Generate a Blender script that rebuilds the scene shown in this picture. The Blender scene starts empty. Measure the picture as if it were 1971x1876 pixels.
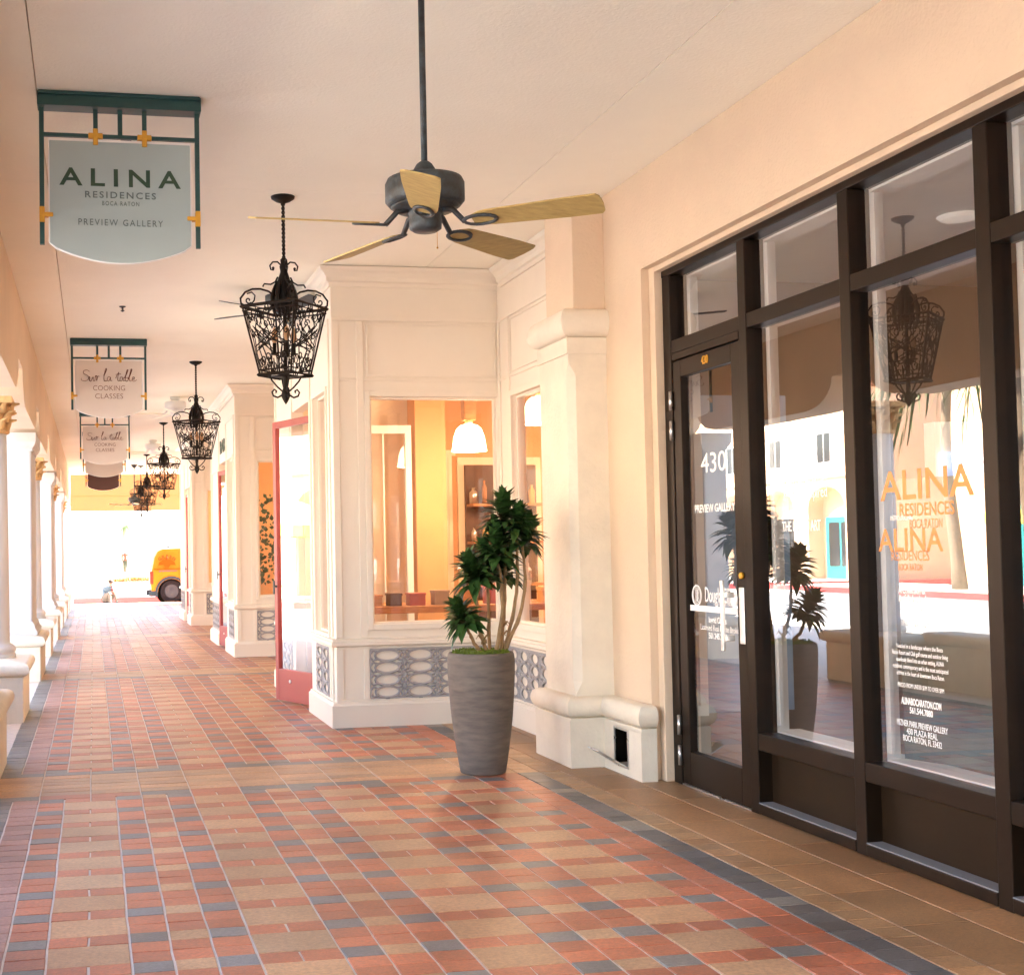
import bpy, bmesh, math, random
from mathutils import Vector, Matrix
R_ = math.radians; PI = math.pi; sin = math.sin; cos = math.cos
random.seed(7)
sc = bpy.context.scene
C = sc.collection

# ------------------------------------------------------------------ camera
cam_d = bpy.data.cameras.new('camera'); cam = bpy.data.objects.new('camera', cam_d); C.objects.link(cam); sc.camera = cam
F, CX, CY, W, Hh = 2500.0, 646.0, 965.0, 1971.0, 1876.0
vy = Vector((180 - CX, -(1068 - CY), F)).normalized()          # world +Y seen in camera axes (right, up, forward)
vx = Vector((14000 - CX, -(840 - CY), F)); vx = (vx - vy * vx.dot(vy)).normalized()
vz = -(vx.cross(vy));  vz = vz if vz.y > 0 else -vz
right = Vector((vx.x, vy.x, vz.x)); up = Vector((vx.y, vy.y, vz.y)); fwd = Vector((vx.z, vy.z, vz.z))
cam.matrix_world = Matrix(((right.x, up.x, -fwd.x, 0), (right.y, up.y, -fwd.y, 0), (right.z, up.z, -fwd.z, 1.35), (0, 0, 0, 1)))
cam_d.sensor_fit = 'HORIZONTAL'; cam_d.sensor_width = 36.0; cam_d.lens = F / W * 36.0
cam_d.shift_x = (W / 2 - CX) / W; cam_d.shift_y = (CY - Hh / 2) / W
cam_d.clip_start = 0.05; cam_d.clip_end = 1500

# ------------------------------------------------------------------ sky, sun, exposure
SUN_EL, SUN_AZ = 50.0, 72.0        # azimuth clockwise from +Y (the corridor's direction)
wd = bpy.data.worlds.new('World'); sc.world = wd; wd.use_nodes = True
nt = wd.node_tree; nt.nodes.clear()
sky = nt.nodes.new('ShaderNodeTexSky'); sky.sky_type = 'NISHITA'; sky.sun_disc = False
sky.sun_elevation = R_(SUN_EL); sky.sun_rotation = R_(SUN_AZ); sky.dust_density = 2.0; sky.air_density = 1.0
bg = nt.nodes.new('ShaderNodeBackground'); bg.inputs[1].default_value = 0.13
wo = nt.nodes.new('ShaderNodeOutputWorld'); nt.links.new(sky.outputs[0], bg.inputs[0]); nt.links.new(bg.outputs[0], wo.inputs[0])
sun_d = bpy.data.lights.new('sun', 'SUN'); sun_d.energy = 5.0; sun_d.angle = R_(0.5); sun_d.color = (1.0, 0.90, 0.75)
sun = bpy.data.objects.new('sun', sun_d); C.objects.link(sun)
sdir = Vector((sin(R_(SUN_AZ)) * cos(R_(SUN_EL)), cos(R_(SUN_AZ)) * cos(R_(SUN_EL)), sin(R_(SUN_EL))))
sun.rotation_euler = sdir.to_track_quat('Z', 'Y').to_euler(); sun.location = (20, -10, 30)
sc.view_settings.view_transform = 'Standard'; sc.view_settings.look = 'None'
sc.view_settings.exposure = 3.95; sc.view_settings.gamma = 1.0
sc.cycles.max_bounces = 12; sc.cycles.diffuse_bounces = 7; sc.cycles.glossy_bounces = 5; sc.cycles.transparent_max_bounces = 24
sc.cycles.sample_clamp_indirect = 12.0; sc.cycles.use_denoising = True

# ------------------------------------------------------------------ materials
def mat(name, col, rough=0.6, metal=0.0, var=0.0, vscale=3.0, bump=0.0, bscale=60.0, spec=0.5, attr=None, col2=None, stretch=None, emit=None, estr=0.0, coat=0.0, dirt=0.0):
    m = bpy.data.materials.new(name); m.use_nodes = True
    n = m.node_tree.nodes; l = m.node_tree.links; p = n['Principled BSDF']
    p.inputs['Base Color'].default_value = (*col, 1); p.inputs['Roughness'].default_value = rough
    p.inputs['Metallic'].default_value = metal; p.inputs['Specular IOR Level'].default_value = spec
    if coat: p.inputs['Coat Weight'].default_value = coat; p.inputs['Coat Roughness'].default_value = 0.12
    tc = n.new('ShaderNodeTexCoord'); src = tc.outputs['Object']
    if stretch:
        mp = n.new('ShaderNodeMapping'); mp.inputs['Scale'].default_value = stretch; l.new(src, mp.inputs[0]); src = mp.outputs[0]
    base = None
    if attr:
        a = n.new('ShaderNodeAttribute'); a.attribute_name = attr; base = a.outputs['Color']
    if var or col2:
        nz = n.new('ShaderNodeTexNoise'); nz.inputs['Scale'].default_value = vscale; nz.inputs['Detail'].default_value = 6; nz.inputs['Roughness'].default_value = 0.62
        l.new(src, nz.inputs['Vector'])
        rp = n.new('ShaderNodeValToRGB'); rp.color_ramp.elements[0].position = 0.32; rp.color_ramp.elements[1].position = 0.68
        l.new(nz.outputs['Fac'], rp.inputs[0])
        if base is not None:
            rp.color_ramp.elements[0].color = (1 - var,) * 3 + (1,); rp.color_ramp.elements[1].color = (1 + var * .6,) * 3 + (1,)
            mx = n.new('ShaderNodeMix'); mx.data_type = 'RGBA'; mx.blend_type = 'MULTIPLY'; mx.inputs[0].default_value = 1
            l.new(base, mx.inputs[6]); l.new(rp.outputs[0], mx.inputs[7]); base = mx.outputs[2]
        else:
            c2 = col2 if col2 else tuple(c * (1 - var) for c in col)
            rp.color_ramp.elements[0].color = (*c2, 1); rp.color_ramp.elements[1].color = (*col, 1); base = rp.outputs[0]
        rr = n.new('ShaderNodeMapRange'); rr.inputs['To Min'].default_value = max(0.02, rough - .08); rr.inputs['To Max'].default_value = min(1, rough + .1)
        l.new(nz.outputs['Fac'], rr.inputs[0]); l.new(rr.outputs[0], p.inputs['Roughness'])
    if dirt and base is not None:
        nd = n.new('ShaderNodeTexNoise'); nd.inputs['Scale'].default_value = 1.3; nd.inputs['Detail'].default_value = 9; nd.inputs['Roughness'].default_value = .7; l.new(src, nd.inputs['Vector'])
        rd = n.new('ShaderNodeValToRGB'); rd.color_ramp.elements[0].position = .38; rd.color_ramp.elements[1].position = .60; rd.color_ramp.elements[0].color = (1-dirt, 1-dirt*1.1, 1-dirt*1.2, 1); rd.color_ramp.elements[1].color = (1.06, 1.05, 1.04, 1)
        md = n.new('ShaderNodeMix'); md.data_type = 'RGBA'; md.blend_type = 'MULTIPLY'; md.inputs[0].default_value = 1
        l.new(nd.outputs['Fac'], rd.inputs[0]); l.new(base, md.inputs[6]); l.new(rd.outputs[0], md.inputs[7]); base = md.outputs[2]
    if base is not None: l.new(base, p.inputs['Base Color'])
    if bump:
        nb = n.new('ShaderNodeTexNoise'); nb.inputs['Scale'].default_value = bscale; nb.inputs['Detail'].default_value = 5
        l.new(src, nb.inputs['Vector']); b = n.new('ShaderNodeBump'); b.inputs['Strength'].default_value = bump; b.inputs['Distance'].default_value = 0.004
        l.new(nb.outputs['Fac'], b.inputs['Height']); l.new(b.outputs[0], p.inputs['Normal'])
    if emit: p.inputs['Emission Color'].default_value = (*emit, 1); p.inputs['Emission Strength'].default_value = estr
    return m

def glass(name, k=1.0, base=0.0, tint=(1, 1, 1)):
    m = bpy.data.materials.new(name); m.use_nodes = True; n = m.node_tree.nodes; l = m.node_tree.links; n.clear()
    o = n.new('ShaderNodeOutputMaterial'); mx = n.new('ShaderNodeMixShader'); t = n.new('ShaderNodeBsdfTransparent'); g = n.new('ShaderNodeBsdfGlossy')
    g.inputs['Roughness'].default_value = 0.0; t.inputs[0].default_value = (*tint, 1)
    lw = n.new('ShaderNodeLayerWeight'); lw.inputs['Blend'].default_value = .5       # facing term is the same from both sides
    pw = n.new('ShaderNodeMath'); pw.operation = 'POWER'; pw.inputs[1].default_value = 5.0; l.new(lw.outputs['Facing'], pw.inputs[0])
    ma = n.new('ShaderNodeMath'); ma.operation = 'MULTIPLY_ADD'; ma.inputs[1].default_value = k; ma.inputs[2].default_value = .045*k + base; ma.use_clamp = True
    l.new(pw.outputs[0], ma.inputs[0]); l.new(ma.outputs[0], mx.inputs[0]); l.new(t.outputs[0], mx.inputs[1]); l.new(g.outputs[0], mx.inputs[2]); l.new(mx.outputs[0], o.inputs[0])
    return m

M = {}
M['ceil'] = mat('ceiling_stucco', (.94, .89, .75), .9, var=.05, vscale=1.2, bump=.6, bscale=70)
M['salmon'] = mat('salmon_stucco', (.71, .545, .385), .85, var=.09, vscale=1.6, bump=1.0, bscale=48)
M['cream'] = mat('cream_paint', (.82, .73, .60), .55, var=.05, vscale=2.0, bump=.12, bscale=80)
M['stone'] = mat('cast_stone', (.80, .71, .57), .8, var=.13, vscale=3.2, bump=.9, bscale=42)
M['colwhite'] = mat('column_paint', (.60, .58, .56), .7, var=.08, vscale=2.2, bump=.3, bscale=80)
M['gold'] = mat('capital_gold', (.70, .42, .17), .7, var=.3, vscale=20, bump=.5, bscale=60)
M['bronze'] = mat('bronze_frame', (.017, .0085, .004), .4, metal=.0, var=.35, vscale=5, spec=.16)
M['bronze_in'] = mat('bronze_panel', (.024, .013, .006), .5, metal=.0, var=.25, vscale=4, spec=.12)
M['alu'] = mat('aluminium', (.62, .60, .57), .28, metal=.9, var=.1, vscale=8)
M['steel'] = mat('steel_handle', (.85, .82, .78), .25, metal=.6)
M['white'] = mat('white_trim', (.80, .78, .74), .6, var=.05)
M['red'] = mat('red_door_paint', (.36, .06, .055), .42, var=.12, vscale=3)
M['iron'] = mat('wrought_iron', (.018, .010, .005), .6, spec=.25, metal=.1, var=.4, vscale=30, bump=.3, bscale=100)
M['fanmetal'] = mat('aged_bronze', (.060, .078, .088), .5, metal=.2, col2=(.030, .024, .020), vscale=24, bump=.3, bscale=90)
M['blade'] = mat('fan_blade', (.50, .36, .13), .55, col2=(.36, .25, .08), vscale=60, stretch=(.25, 1, 1))
M['teal'] = mat('teal_metal', (.008, .060, .055), .4, var=.2, vscale=12)
M['brass'] = mat('gilded_cross', (.72, .36, .03), .45, metal=.2, var=.2, vscale=40)
M['signface'] = mat('sign_grey_green', (.36, .43, .415), .6, var=.03, vscale=6)
M['signwhite'] = mat('sign_white', (.78, .76, .72), .5)
M['signcream'] = mat('sign_cream', (.64, .56, .48), .55, var=.03, vscale=6)
M['signbrown'] = mat('sign_brown', (.07, .022, .012), .5)
M['ink'] = mat('dark_green_ink', (.020, .055, .025), .5)
M['inkgrey'] = mat('grey_ink', (.10, .13, .12), .5)
M['inkbrown'] = mat('brown_ink', (.16, .055, .03), .5)
M['vinyl'] = mat('white_vinyl', (.9, .9, .88), .5, emit=(1, 1, 1), estr=0.0)
M['goldvinyl'] = mat('gold_vinyl', (.60, .21, .035), .4)
M['lattice'] = mat('grey_iron_lattice', (.42, .39, .375), .6, var=.2, vscale=15)
M['pot'] = mat('ribbed_grey_pot', (.185, .145, .115), .75, col2=(.098, .078, .064), vscale=11, stretch=(.5, .5, 2.6), bump=.4, bscale=45)
M['moss'] = mat('moss', (.20, .26, .02), .95, var=.5, vscale=60, bump=1, bscale=120)
M['leaf'] = mat('dracaena_leaf', (.048, .105, .022), .36, col2=(.018, .050, .011), vscale=9, spec=.45)
M['stem'] = mat('plant_stem', (.42, .25, .11), .7, var=.35, vscale=30, bump=.5, bscale=80)
M['paver'] = mat('clay_pavers', (.4, .3, .2), .42, attr='Col', var=.26, vscale=55, bump=.5, bscale=120, spec=.45, dirt=.24)
M['sand'] = mat('joint_sand', (.72, .64, .56), .9, var=.15, vscale=20)
M['asphalt'] = mat('asphalt', (.24, .25, .265), .85, var=.2, vscale=4, bump=.4, bscale=60)
M['concrete'] = mat('pale_concrete', (.64, .60, .54), .85, var=.12, vscale=1.5, bump=.3, bscale=40)
M['redkerb'] = mat('red_kerb_paint', (.50, .06, .06), .6, var=.15)
M['peach'] = mat('peach_facade', (.72, .50, .34), .85, var=.08, vscale=.8, bump=.3, bscale=30)
M['facade'] = mat('cream_facade', (.72, .64, .52), .85, var=.08, vscale=.8, bump=.3, bscale=30)
M['tile'] = mat('roof_tile', (.42, .17, .09), .8, var=.3, vscale=6, bump=.8, bscale=20)
M['tealdoor'] = mat('teal_paint', (.03, .30, .30), .5)
M['darkglass'] = mat('dark_glass', (.03, .035, .04), .08)
M['roomwall'] = mat('room_wall', (.30, .22, .16), .8, var=.06)
M['orange'] = mat('orange_wall', (.64, .35, .16), .8, var=.08)
M['bead'] = mat('beadboard', (.80, .66, .48), .6, var=.04)
M['wood'] = mat('counter_wood', (.46, .21, .08), .45, col2=(.32, .13, .05), vscale=8, stretch=(1, 6, 6))
M['darkwood'] = mat('dark_wood', (.12, .05, .025), .5, var=.3, vscale=8)
M['black'] = mat('dark_void', (.008, .006, .004), .9, spec=.0)
M['bark'] = mat('palm_bark', (.26, .19, .13), .9, var=.3, vscale=12, bump=1, bscale=25)
M['frond'] = mat('palm_frond', (.06, .12, .02), .6, var=.4, vscale=3)
M['hedge'] = mat('hedge_leaf', (.040, .085, .018), .6, var=.5, vscale=5)
M['skin'] = mat('skin', (.26, .12, .08), .6)
M['hair'] = mat('dark_hair', (.03, .012, .006), .7)
M['vanpaint'] = mat('orange_van_paint', (.37, .105, .003), .5, spec=.2, var=.04)
M['cladding'] = mat('grey_cladding', (.026, .031, .040), .8, spec=.1)
M['tyre'] = mat('tyre_rubber', (.012, .008, .010), .9, spec=.1)
M['rim'] = mat('wheel_rim', (.035, .028, .035), .6, spec=.2)
M['taillight'] = mat('tail_light', (.45, .02, .01), .25)
M['logo_o'] = mat('orange_logo', (.22, .040, .001), .5, spec=.1)
M['logo_b'] = mat('brown_lettering', (.11, .025, .002), .5, spec=.2)
M['purple'] = mat('purple_lettering', (.035, .012, .16), .5, spec=.2)
M['flower'] = mat('orange_flowers', (.40, .10, .01), .8, var=.3, vscale=20)
M['umb_g'] = mat('green_canvas', (.25, .55, .38), .8, var=.05)
M['umb_y'] = mat('yellow_canvas', (.85, .70, .10), .8)
M['fill_disc'] = mat('fill_glow', (.9, .85, .8), .5, emit=(1, .9, .78), estr=.02)  # faint glow of the added gallery fill lights
M['ledge'] = mat('ledge_metal', (.20, .20, .21), .6, spec=.25)
M['glass'] = glass('window_glass', 3.0, 0.08)
M['shopglass'] = glass('bay_window_glass', 1.6, 0.01)
M['doorglass'] = glass('red_door_glass', 2.4, 0.08)

# ------------------------------------------------------------------ mesh helpers
class MB:
    def __init__(s, T=None): s.v = []; s.f = []; s.sm = []; s.T = T; s.mi = []; s.cur = 0
    def _a(s, pts): 
        b = len(s.v); s.v += [(s.T(*p) if s.T else tuple(p)) for p in pts]; return b
    def face(s, idx, sm=False): s.f.append(tuple(idx)); s.sm.append(sm); s.mi.append(s.cur)
    def quad(s, a, b, c, d): k = s._a([a, b, c, d]); s.face((k, k+1, k+2, k+3))
    def box(s, x0, x1, y0, y1, z0, z1):
        k = s._a([(x0,y0,z0),(x1,y0,z0),(x1,y1,z0),(x0,y1,z0),(x0,y0,z1),(x1,y0,z1),(x1,y1,z1),(x0,y1,z1)])
        for q in ((0,3,2,1),(4,5,6,7),(0,1,5,4),(1,2,6,5),(2,3,7,6),(3,0,4,7)): s.face([k+i for i in q])
        return s
    def obox(s, c, ax, ay, az, hx, hy, hz):     # box with its own axes
        c = Vector(c); P = []
        for dz in (-1, 1):
            for dx, dy in ((-1,-1),(1,-1),(1,1),(-1,1)): P.append(tuple(c + Vector(ax)*hx*dx + Vector(ay)*hy*dy + Vector(az)*hz*dz))
        k = s._a(P)
        for q in ((0,3,2,1),(4,5,6,7),(0,1,5,4),(1,2,6,5),(2,3,7,6),(3,0,4,7)): s.face([k+i for i in q])
    def lathe(s, prof, c=(0,0,0), seg=24, sm=True, ang0=0.0, caps=True):
        rings = []
        for r, z in prof: rings.append(s._a([(c[0]+r*cos(ang0+2*PI*i/seg), c[1]+r*sin(ang0+2*PI*i/seg), c[2]+z) for i in range(seg)]))
        for a, b in zip(rings, rings[1:]):
            for i in range(seg): j = (i+1) % seg; s.face((a+i, a+j, b+j, b+i), sm)
        if caps:
            s.face([rings[0]+i for i in range(seg)][::-1]); s.face([rings[-1]+i for i in range(seg)])
        return s
    def prism(s, poly, axis, a, b):      # poly in the other two axes
        def P(u, v, w): return {'x': (w, u, v), 'y': (u, w, v), 'z': (u, v, w)}[axis]
        n = len(poly); k = s._a([P(u, v, a) for u, v in poly] + [P(u, v, b) for u, v in poly])
        s.face([k+i for i in range(n)][::-1]); s.face([k+n+i for i in range(n)])
        for i in range(n): j = (i+1) % n; s.face((k+i, k+j, k+n+j, k+n+i))
        return s
    def tube(s, pts, r, seg=6, closed=False, flat=1.0, sm=True):
        pts = [Vector(p) for p in pts]; n = len(pts); rs = r if isinstance(r, (list, tuple)) else [r]*n
        t0 = (pts[1]-pts[0]).normalized(); u = t0.orthogonal().normalized()
        if abs(t0.z) < .9: u = t0.cross(Vector((0,0,1))).normalized()
        rings = []
        for i, p in enumerate(pts):
            if closed: t = (pts[(i+1) % n]-pts[i-1])
            else: t = pts[min(i+1, n-1)]-pts[max(i-1, 0)]
            if t.length < 1e-9: t = t0
            t.normalize(); u = (u - t*u.dot(t))
            if u.length < 1e-6: u = t.orthogonal()
            u.normalize(); w = t.cross(u)
            rings.append(s._a([tuple(p + u*(rs[i]*cos(2*PI*k/seg)) + w*(rs[i]*flat*sin(2*PI*k/seg))) for k in range(seg)]))
        m = n if closed else n-1
        for i in range(m):
            a, b = rings[i], rings[(i+1) % n]
            for k in range(seg): j = (k+1) % seg; s.face((a+k, a+j, b+j, b+k), sm)
        if not closed: s.face([rings[0]+k for k in range(seg)][::-1]); s.face([rings[-1]+k for k in range(seg)])
        return s
    def mould(s, path, prof, closed=False, sm=False):   # profile (out, z) swept along an XY path, outward = right-hand side of travel
        n = len(path); P = [Vector((p[0], p[1])) for p in path]; rings = []
        def nrm(a, b): d = (b-a).normalized(); return Vector((d.y, -d.x))
        for i in range(n):
            if closed or 0 < i < n-1:
                n1 = nrm(P[i-1], P[i]); n2 = nrm(P[i], P[(i+1) % n]); b = (n1+n2)
                b = b / max(1e-6, (b.length**2)/2) if b.length > 1e-4 else n1
            else: b = nrm(P[0], P[1]) if i == 0 else nrm(P[-2], P[-1])
            rings.append(s._a([(P[i].x+b.x*o, P[i].y+b.y*o, z) for o, z in prof]))
        k = len(prof); m = n if closed else n-1
        for i in range(m):
            a, b = rings[i], rings[(i+1) % n]
            if sm:
                A_ = s.v[a:a+k]; B_ = s.v[b:b+k]; a = len(s.v); s.v += A_; b = len(s.v); s.v += B_
            for q in range(k-1): s.face((a+q, b+q, b+q+1, a+q+1), sm)
        if not closed:
            s.face([rings[0]+q for q in range(k)]); s.face([rings[-1]+q for q in range(k)][::-1])
        return s
    def sphere(s, c, r, seg=12, rings=8, sc_=(1,1,1)):
        s.lathe([(max(.001, r*sin(PI*i/rings))*1.0, -r*cos(PI*i/rings)*sc_[2]) for i in range(rings+1)], c, seg)
        return s
    def build(s, name, m, parent=None, bevel=0.0, recalc=True, kind=None):
        me = bpy.data.meshes.new(name); off = Vector((0,0,0)); p = parent
        while p is not None: off += Vector(p.location); p = p.parent
        me.from_pydata([tuple(Vector(v)-off) for v in s.v], [], s.f)
        ms = m if isinstance(m, list) else [m]
        for x in ms: me.materials.append(M[x] if isinstance(x, str) else x)
        me.polygons.foreach_set('use_smooth', s.sm); me.polygons.foreach_set('material_index', s.mi)
        me.update()
        if recalc:
            bm = bmesh.new(); bm.from_mesh(me); bmesh.ops.recalc_face_normals(bm, faces=bm.faces); bm.to_mesh(me); bm.free()
        o = bpy.data.objects.new(name, me); C.objects.link(o)
        if parent is not None: o.parent = parent
        if kind: o['kind'] = kind
        if bevel:
            b = o.modifiers.new('bevel', 'BEVEL'); b.width = bevel; b.segments = 2; b.limit_method = 'ANGLE'; b.angle_limit = R_(40)
        return o

def thing(name, label, cat, loc=(0,0,0), rz=0.0, group=None):
    o = bpy.data.objects.new(name, None); C.objects.link(o); o.empty_display_size = .2
    o.location = loc; o.rotation_euler = (0, 0, rz); return tag(o, label, cat, group)
def tag(o, label, cat, group=None):
    o['label'] = label; o['category'] = cat
    if group: o['group'] = group
    return o
def copy_tree(o, parent=None):
    c = o.copy(); C.objects.link(c); c.parent = parent
    if parent is not None: c.matrix_parent_inverse = o.matrix_parent_inverse.copy()
    for ch in [x for x in C.objects if x.parent == o]: copy_tree(ch, c)
    return c
def text(name, s, size, m, org, eu, ev, parent, align='CENTER', wscale=1.0, spacing=1.0, depth=.0008, shear=0.0, bold=0.0, fit=None):
    """lettering laid on a surface: org = anchor, eu = reading direction, ev = up"""
    cu = bpy.data.curves.new('t', 'FONT'); cu.body = s; cu.size = size; cu.align_x = align; cu.align_y = 'CENTER'
    cu.space_character = spacing; cu.extrude = depth; cu.shear = shear; cu.offset = bold; cu.resolution_u = 3
    to = bpy.data.objects.new('t', cu); C.objects.link(to); dg = bpy.context.evaluated_depsgraph_get(); dg.update()
    me = bpy.data.meshes.new_from_object(to.evaluated_get(dg)); bpy.data.objects.remove(to); bpy.data.curves.remove(cu)
    me.name = name
    if fit:
        xs = [v.co.x for v in me.vertices]; wscale = fit / (max(xs)-min(xs))
        mid = (max(xs)+min(xs))/2
    else: mid = 0
    eu = Vector(eu).normalized(); ev = Vector(ev).normalized(); ew = eu.cross(ev); off = Vector((0,0,0)); p = parent
    while p is not None: off += Vector(p.location); p = p.parent
    og = Vector(org) - off
    for v in me.vertices: v.co = og + eu*((v.co.x-mid)*wscale) + ev*v.co.y + ew*v.co.z
    me.materials.clear(); me.materials.append(M[m])
    o = bpy.data.objects.new(name, me); C.objects.link(o); o.parent = parent
    return o

Zc = 3.55      # ceiling height
XW = 3.17      # face of the right-hand wall
XL = 1.825      # face of the projecting shop bays
XB = -0.60     # inner face of the arcade beam

# ------------------------------------------------------------------ ground
def sheet(name, x0, x1, y0, y1, z, m, kind='structure'):
    b = MB(); b.quad((x0,y0,z),(x1,y0,z),(x1,y1,z),(x0,y1,z)); return b.build(name, m, kind=kind, recalc=False)
YA_ = -1.5
M['terracotta'] = mat('terracotta_floor', (.42, .22, .15), .5, var=.15)
sheet('ground', -300, 400, -200, 500, -0.16, 'concrete')
sheet('road', -15.0, -5.2, -60, 39.9, -0.13, 'asphalt')
sheet('side_road', -15.0, 60, 36.75, 40.0, -0.115, 'concrete')
b = MB(); b.box(-1.3, XW+.3, -16, YA_-.001, -.3, -.001); b.build('plain_paving', 'terracotta', kind='structure')
b = MB(); b.box(-5.2, -1.301, -18, 36.7, -0.3, -0.012); b.build('pavement', 'concrete', kind='structure')
b = MB(); b.box(-60, 60, 40.45, 130, -0.3, 0.035); b.build('far_pavement', 'concrete', kind='structure')
b = MB(); b.box(-60, 60, 40.0, 40.447, -0.3, 0.05); o = b.build('red_kerb', 'redkerb', kind='structure')
b = MB(); b.box(-19.5, -15.4, -60, 39.9, -0.3, 0.0); b.build('opposite_pavement', 'concrete', kind='structure')
b = MB(); b.box(-15.397, -15.0, -60, 39.9, -0.3, 0.02); b.build('opposite_kerb', 'redkerb', kind='structure')
b = MB(); b.box(-5.5, -5.203, -18, 36.7, -0.3, 0.0); b.build('street_kerb', 'concrete', kind='structure')

# paved arcade floor: every paver its own slightly sunk block over a bed of pale joint sand
u, p = 0.1402, 0.1120; X0 = -0.309; Y0 = 4.69 - p/2
GREY, RED, TAN = (.205, .200, .190), (.50, .165, .085), (.53, .310, .168)
vs, fs, cols = [], [], []
def paver(xa, xb, ya, yb, c, jx=.0066, jy=.0018):
    v = random.uniform(.84, 1.14); t = random.uniform(-.05, .05)
    c = (c[0]*v*(1+t), c[1]*v, c[2]*v*(1-t)); dz = random.uniform(-.0007, .0007)
    wv = lambda x_, y_: .0012*sin(5.3*y_+21*x_)+.0008*sin(14.7*y_+47*x_)+.0005*sin(31*y_+9*x_)
    tx, ty = random.uniform(-.0008, .0008), random.uniform(-.0006, .0006)
    xa += jx/2 + random.uniform(-.0007,.0007); xb -= jx/2 + random.uniform(-.0007,.0007); ya += jy/2; yb -= jy/2; e = .0022
    k = len(vs)
    for (x, y, z) in ((xa+e,ya+e,dz-tx-ty),(xb-e,ya+e,dz+tx-ty),(xb-e,yb-e,dz+tx+ty),(xa+e,yb-e,dz-tx+ty)): vs.append((x+wv(round(x/u)*u, y), y, z))
    for (x, y) in ((xa,ya),(xb,ya),(xb,yb),(xa,yb)): vs.append((x+wv(round(x/u)*u, y), y, -.006))
    fs.extend([(k,k+1,k+2,k+3),(k+4,k+5,k+1,k),(k+5,k+6,k+2,k+1),(k+6,k+7,k+3,k+2),(k+7,k+4,k,k+3)]); cols.extend([c]*5)
kinds = {}
for c0, t in [(0,'A'),(1,'D'),(3,'A'),(4,'B'),(5,'A'),(6,'D'),(8,'A'),(9,'B'),(10,'A'),(11,'D'),(13,'A'),(14,'B'),(15,'A'),(16,'D'),(18,'A'),(19,'R'),(20,'G')]: kinds[c0] = t
YA, YE = -1.5, 36.7
r = int((YA - Y0)//p) - 1
rows = []
while Y0 + r*p < YE: rows.append(r); r += 1
def band(y):
    d = (y - 7.90 + 3.5) % 7.0 - 3.5; return abs(d) < .42, abs(d) < .335
for r in rows:
    ya = Y0 + r*p; yb = ya + p; ph = r % 3; inb, core = band((ya+yb)/2)
    wob = 0.0
    if inb:
        k = -2; c = TAN if core else GREY
        shift = 0
        k = -2
        while k < 21:
            paver(X0+k*u, X0+min(k+2, 21)*u, ya, yb, c if core or random.random() < .8 else RED); k += 2
    else:
        paver(X0-2*u, X0-u, ya, yb, GREY); paver(X0-u, X0, ya, yb, (.40, .22, .18))
        for k, t in kinds.items():
            xa = X0+k*u
            if t == 'A': paver(xa, xa+u, ya, yb, GREY if ph == 0 else RED)
            elif t == 'B': paver(xa, xa+u, ya, yb, TAN if ph == 0 else RED)
            elif t == 'R': paver(xa, xa+u, ya, yb, RED)
            elif t == 'G': paver(xa, xa+u, ya, yb, (.125, .118, .118) if random.random() > .1 else (.27, .24, .2))
            elif t == 'D':
                if ph == 0: paver(xa, xa+u, ya, yb, RED); paver(xa+u, xa+2*u, ya, yb, RED)
                elif ph == 1: 
                    nb, _ = band(ya+1.5*p)
                    paver(xa, xa+2*u, ya, yb if nb else yb+p, TAN)
                elif ph == 2:
                    pb, _ = band(ya-.5*p)
                    if pb or r == rows[0]: paver(xa, xa+2*u, ya, yb, TAN)
    BT = (.40, .235, .115)
    paver(X0+21*u, X0+22*u, ya, yb, BT, .006, .001)
    if r % 4 == 0: paver(X0+22*u, X0+24*u, ya, ya+4*p, (.37, .205, .095), .005, .001)
    if r % 5 == 2: paver(X0+24*u, XW+.2, ya, ya+5*p, (.38, .21, .10), .004, .001)
me = bpy.data.meshes.new('arcade_paving'); me.from_pydata(vs, [], fs); me.materials.append(M['paver'])
ca = me.color_attributes.new('Col', 'FLOAT_COLOR', 'CORNER'); buf = []
for q, c in zip(me.polygons, cols): buf += [c[0], c[1], c[2], 1.0]*4
ca.data.foreach_set('color', buf); me.update()
o = bpy.data.objects.new('arcade_paving', me); C.objects.link(o); o['kind'] = 'structure'
b = MB(); b.box(-1.3, XW+.3, YA, YE, -0.3, -0.0045); b.build('paving_bed', 'sand', kind='structure')

# ------------------------------------------------------------------ arcade building
arc = thing('arcade_building', 'covered arcade with pale plaster ceiling, salmon wall and a row of columns along the street', 'arcade building', (3.4, 20, 0))
b = MB()
# ceiling in large sheets with fine open joints between them
jx = [-1.0, -0.245, 2.57, 3.6]; jy = [-16.0, -13.25, -6.25, 0.75, 7.75, 14.75, 21.75, 28.75, 36.0]; g = .0028
for i in range(3):
    for j in range(len(jy)-1):
        b.box(jx[i]+(g if i else 0), jx[i+1]-g, jy[j]+g*.6, jy[j+1]-g*.6, Zc, Zc+.03)
b.build('ceiling', 'ceil', arc)
b = MB(); b.box(-1.3, 10.5, -16.2, 36.2, Zc+.032, Zc+.5); b.build('roof_slab', 'peach', arc)
b = MB(); b.mould([(-1.3, 36.2), (-1.3, -16.2)], [(0, 3.9), (.05, 3.95), (.18, 4.0), (.2, 4.12), (0, 4.14)]); b.build('cornice', 'stone', arc)
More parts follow.
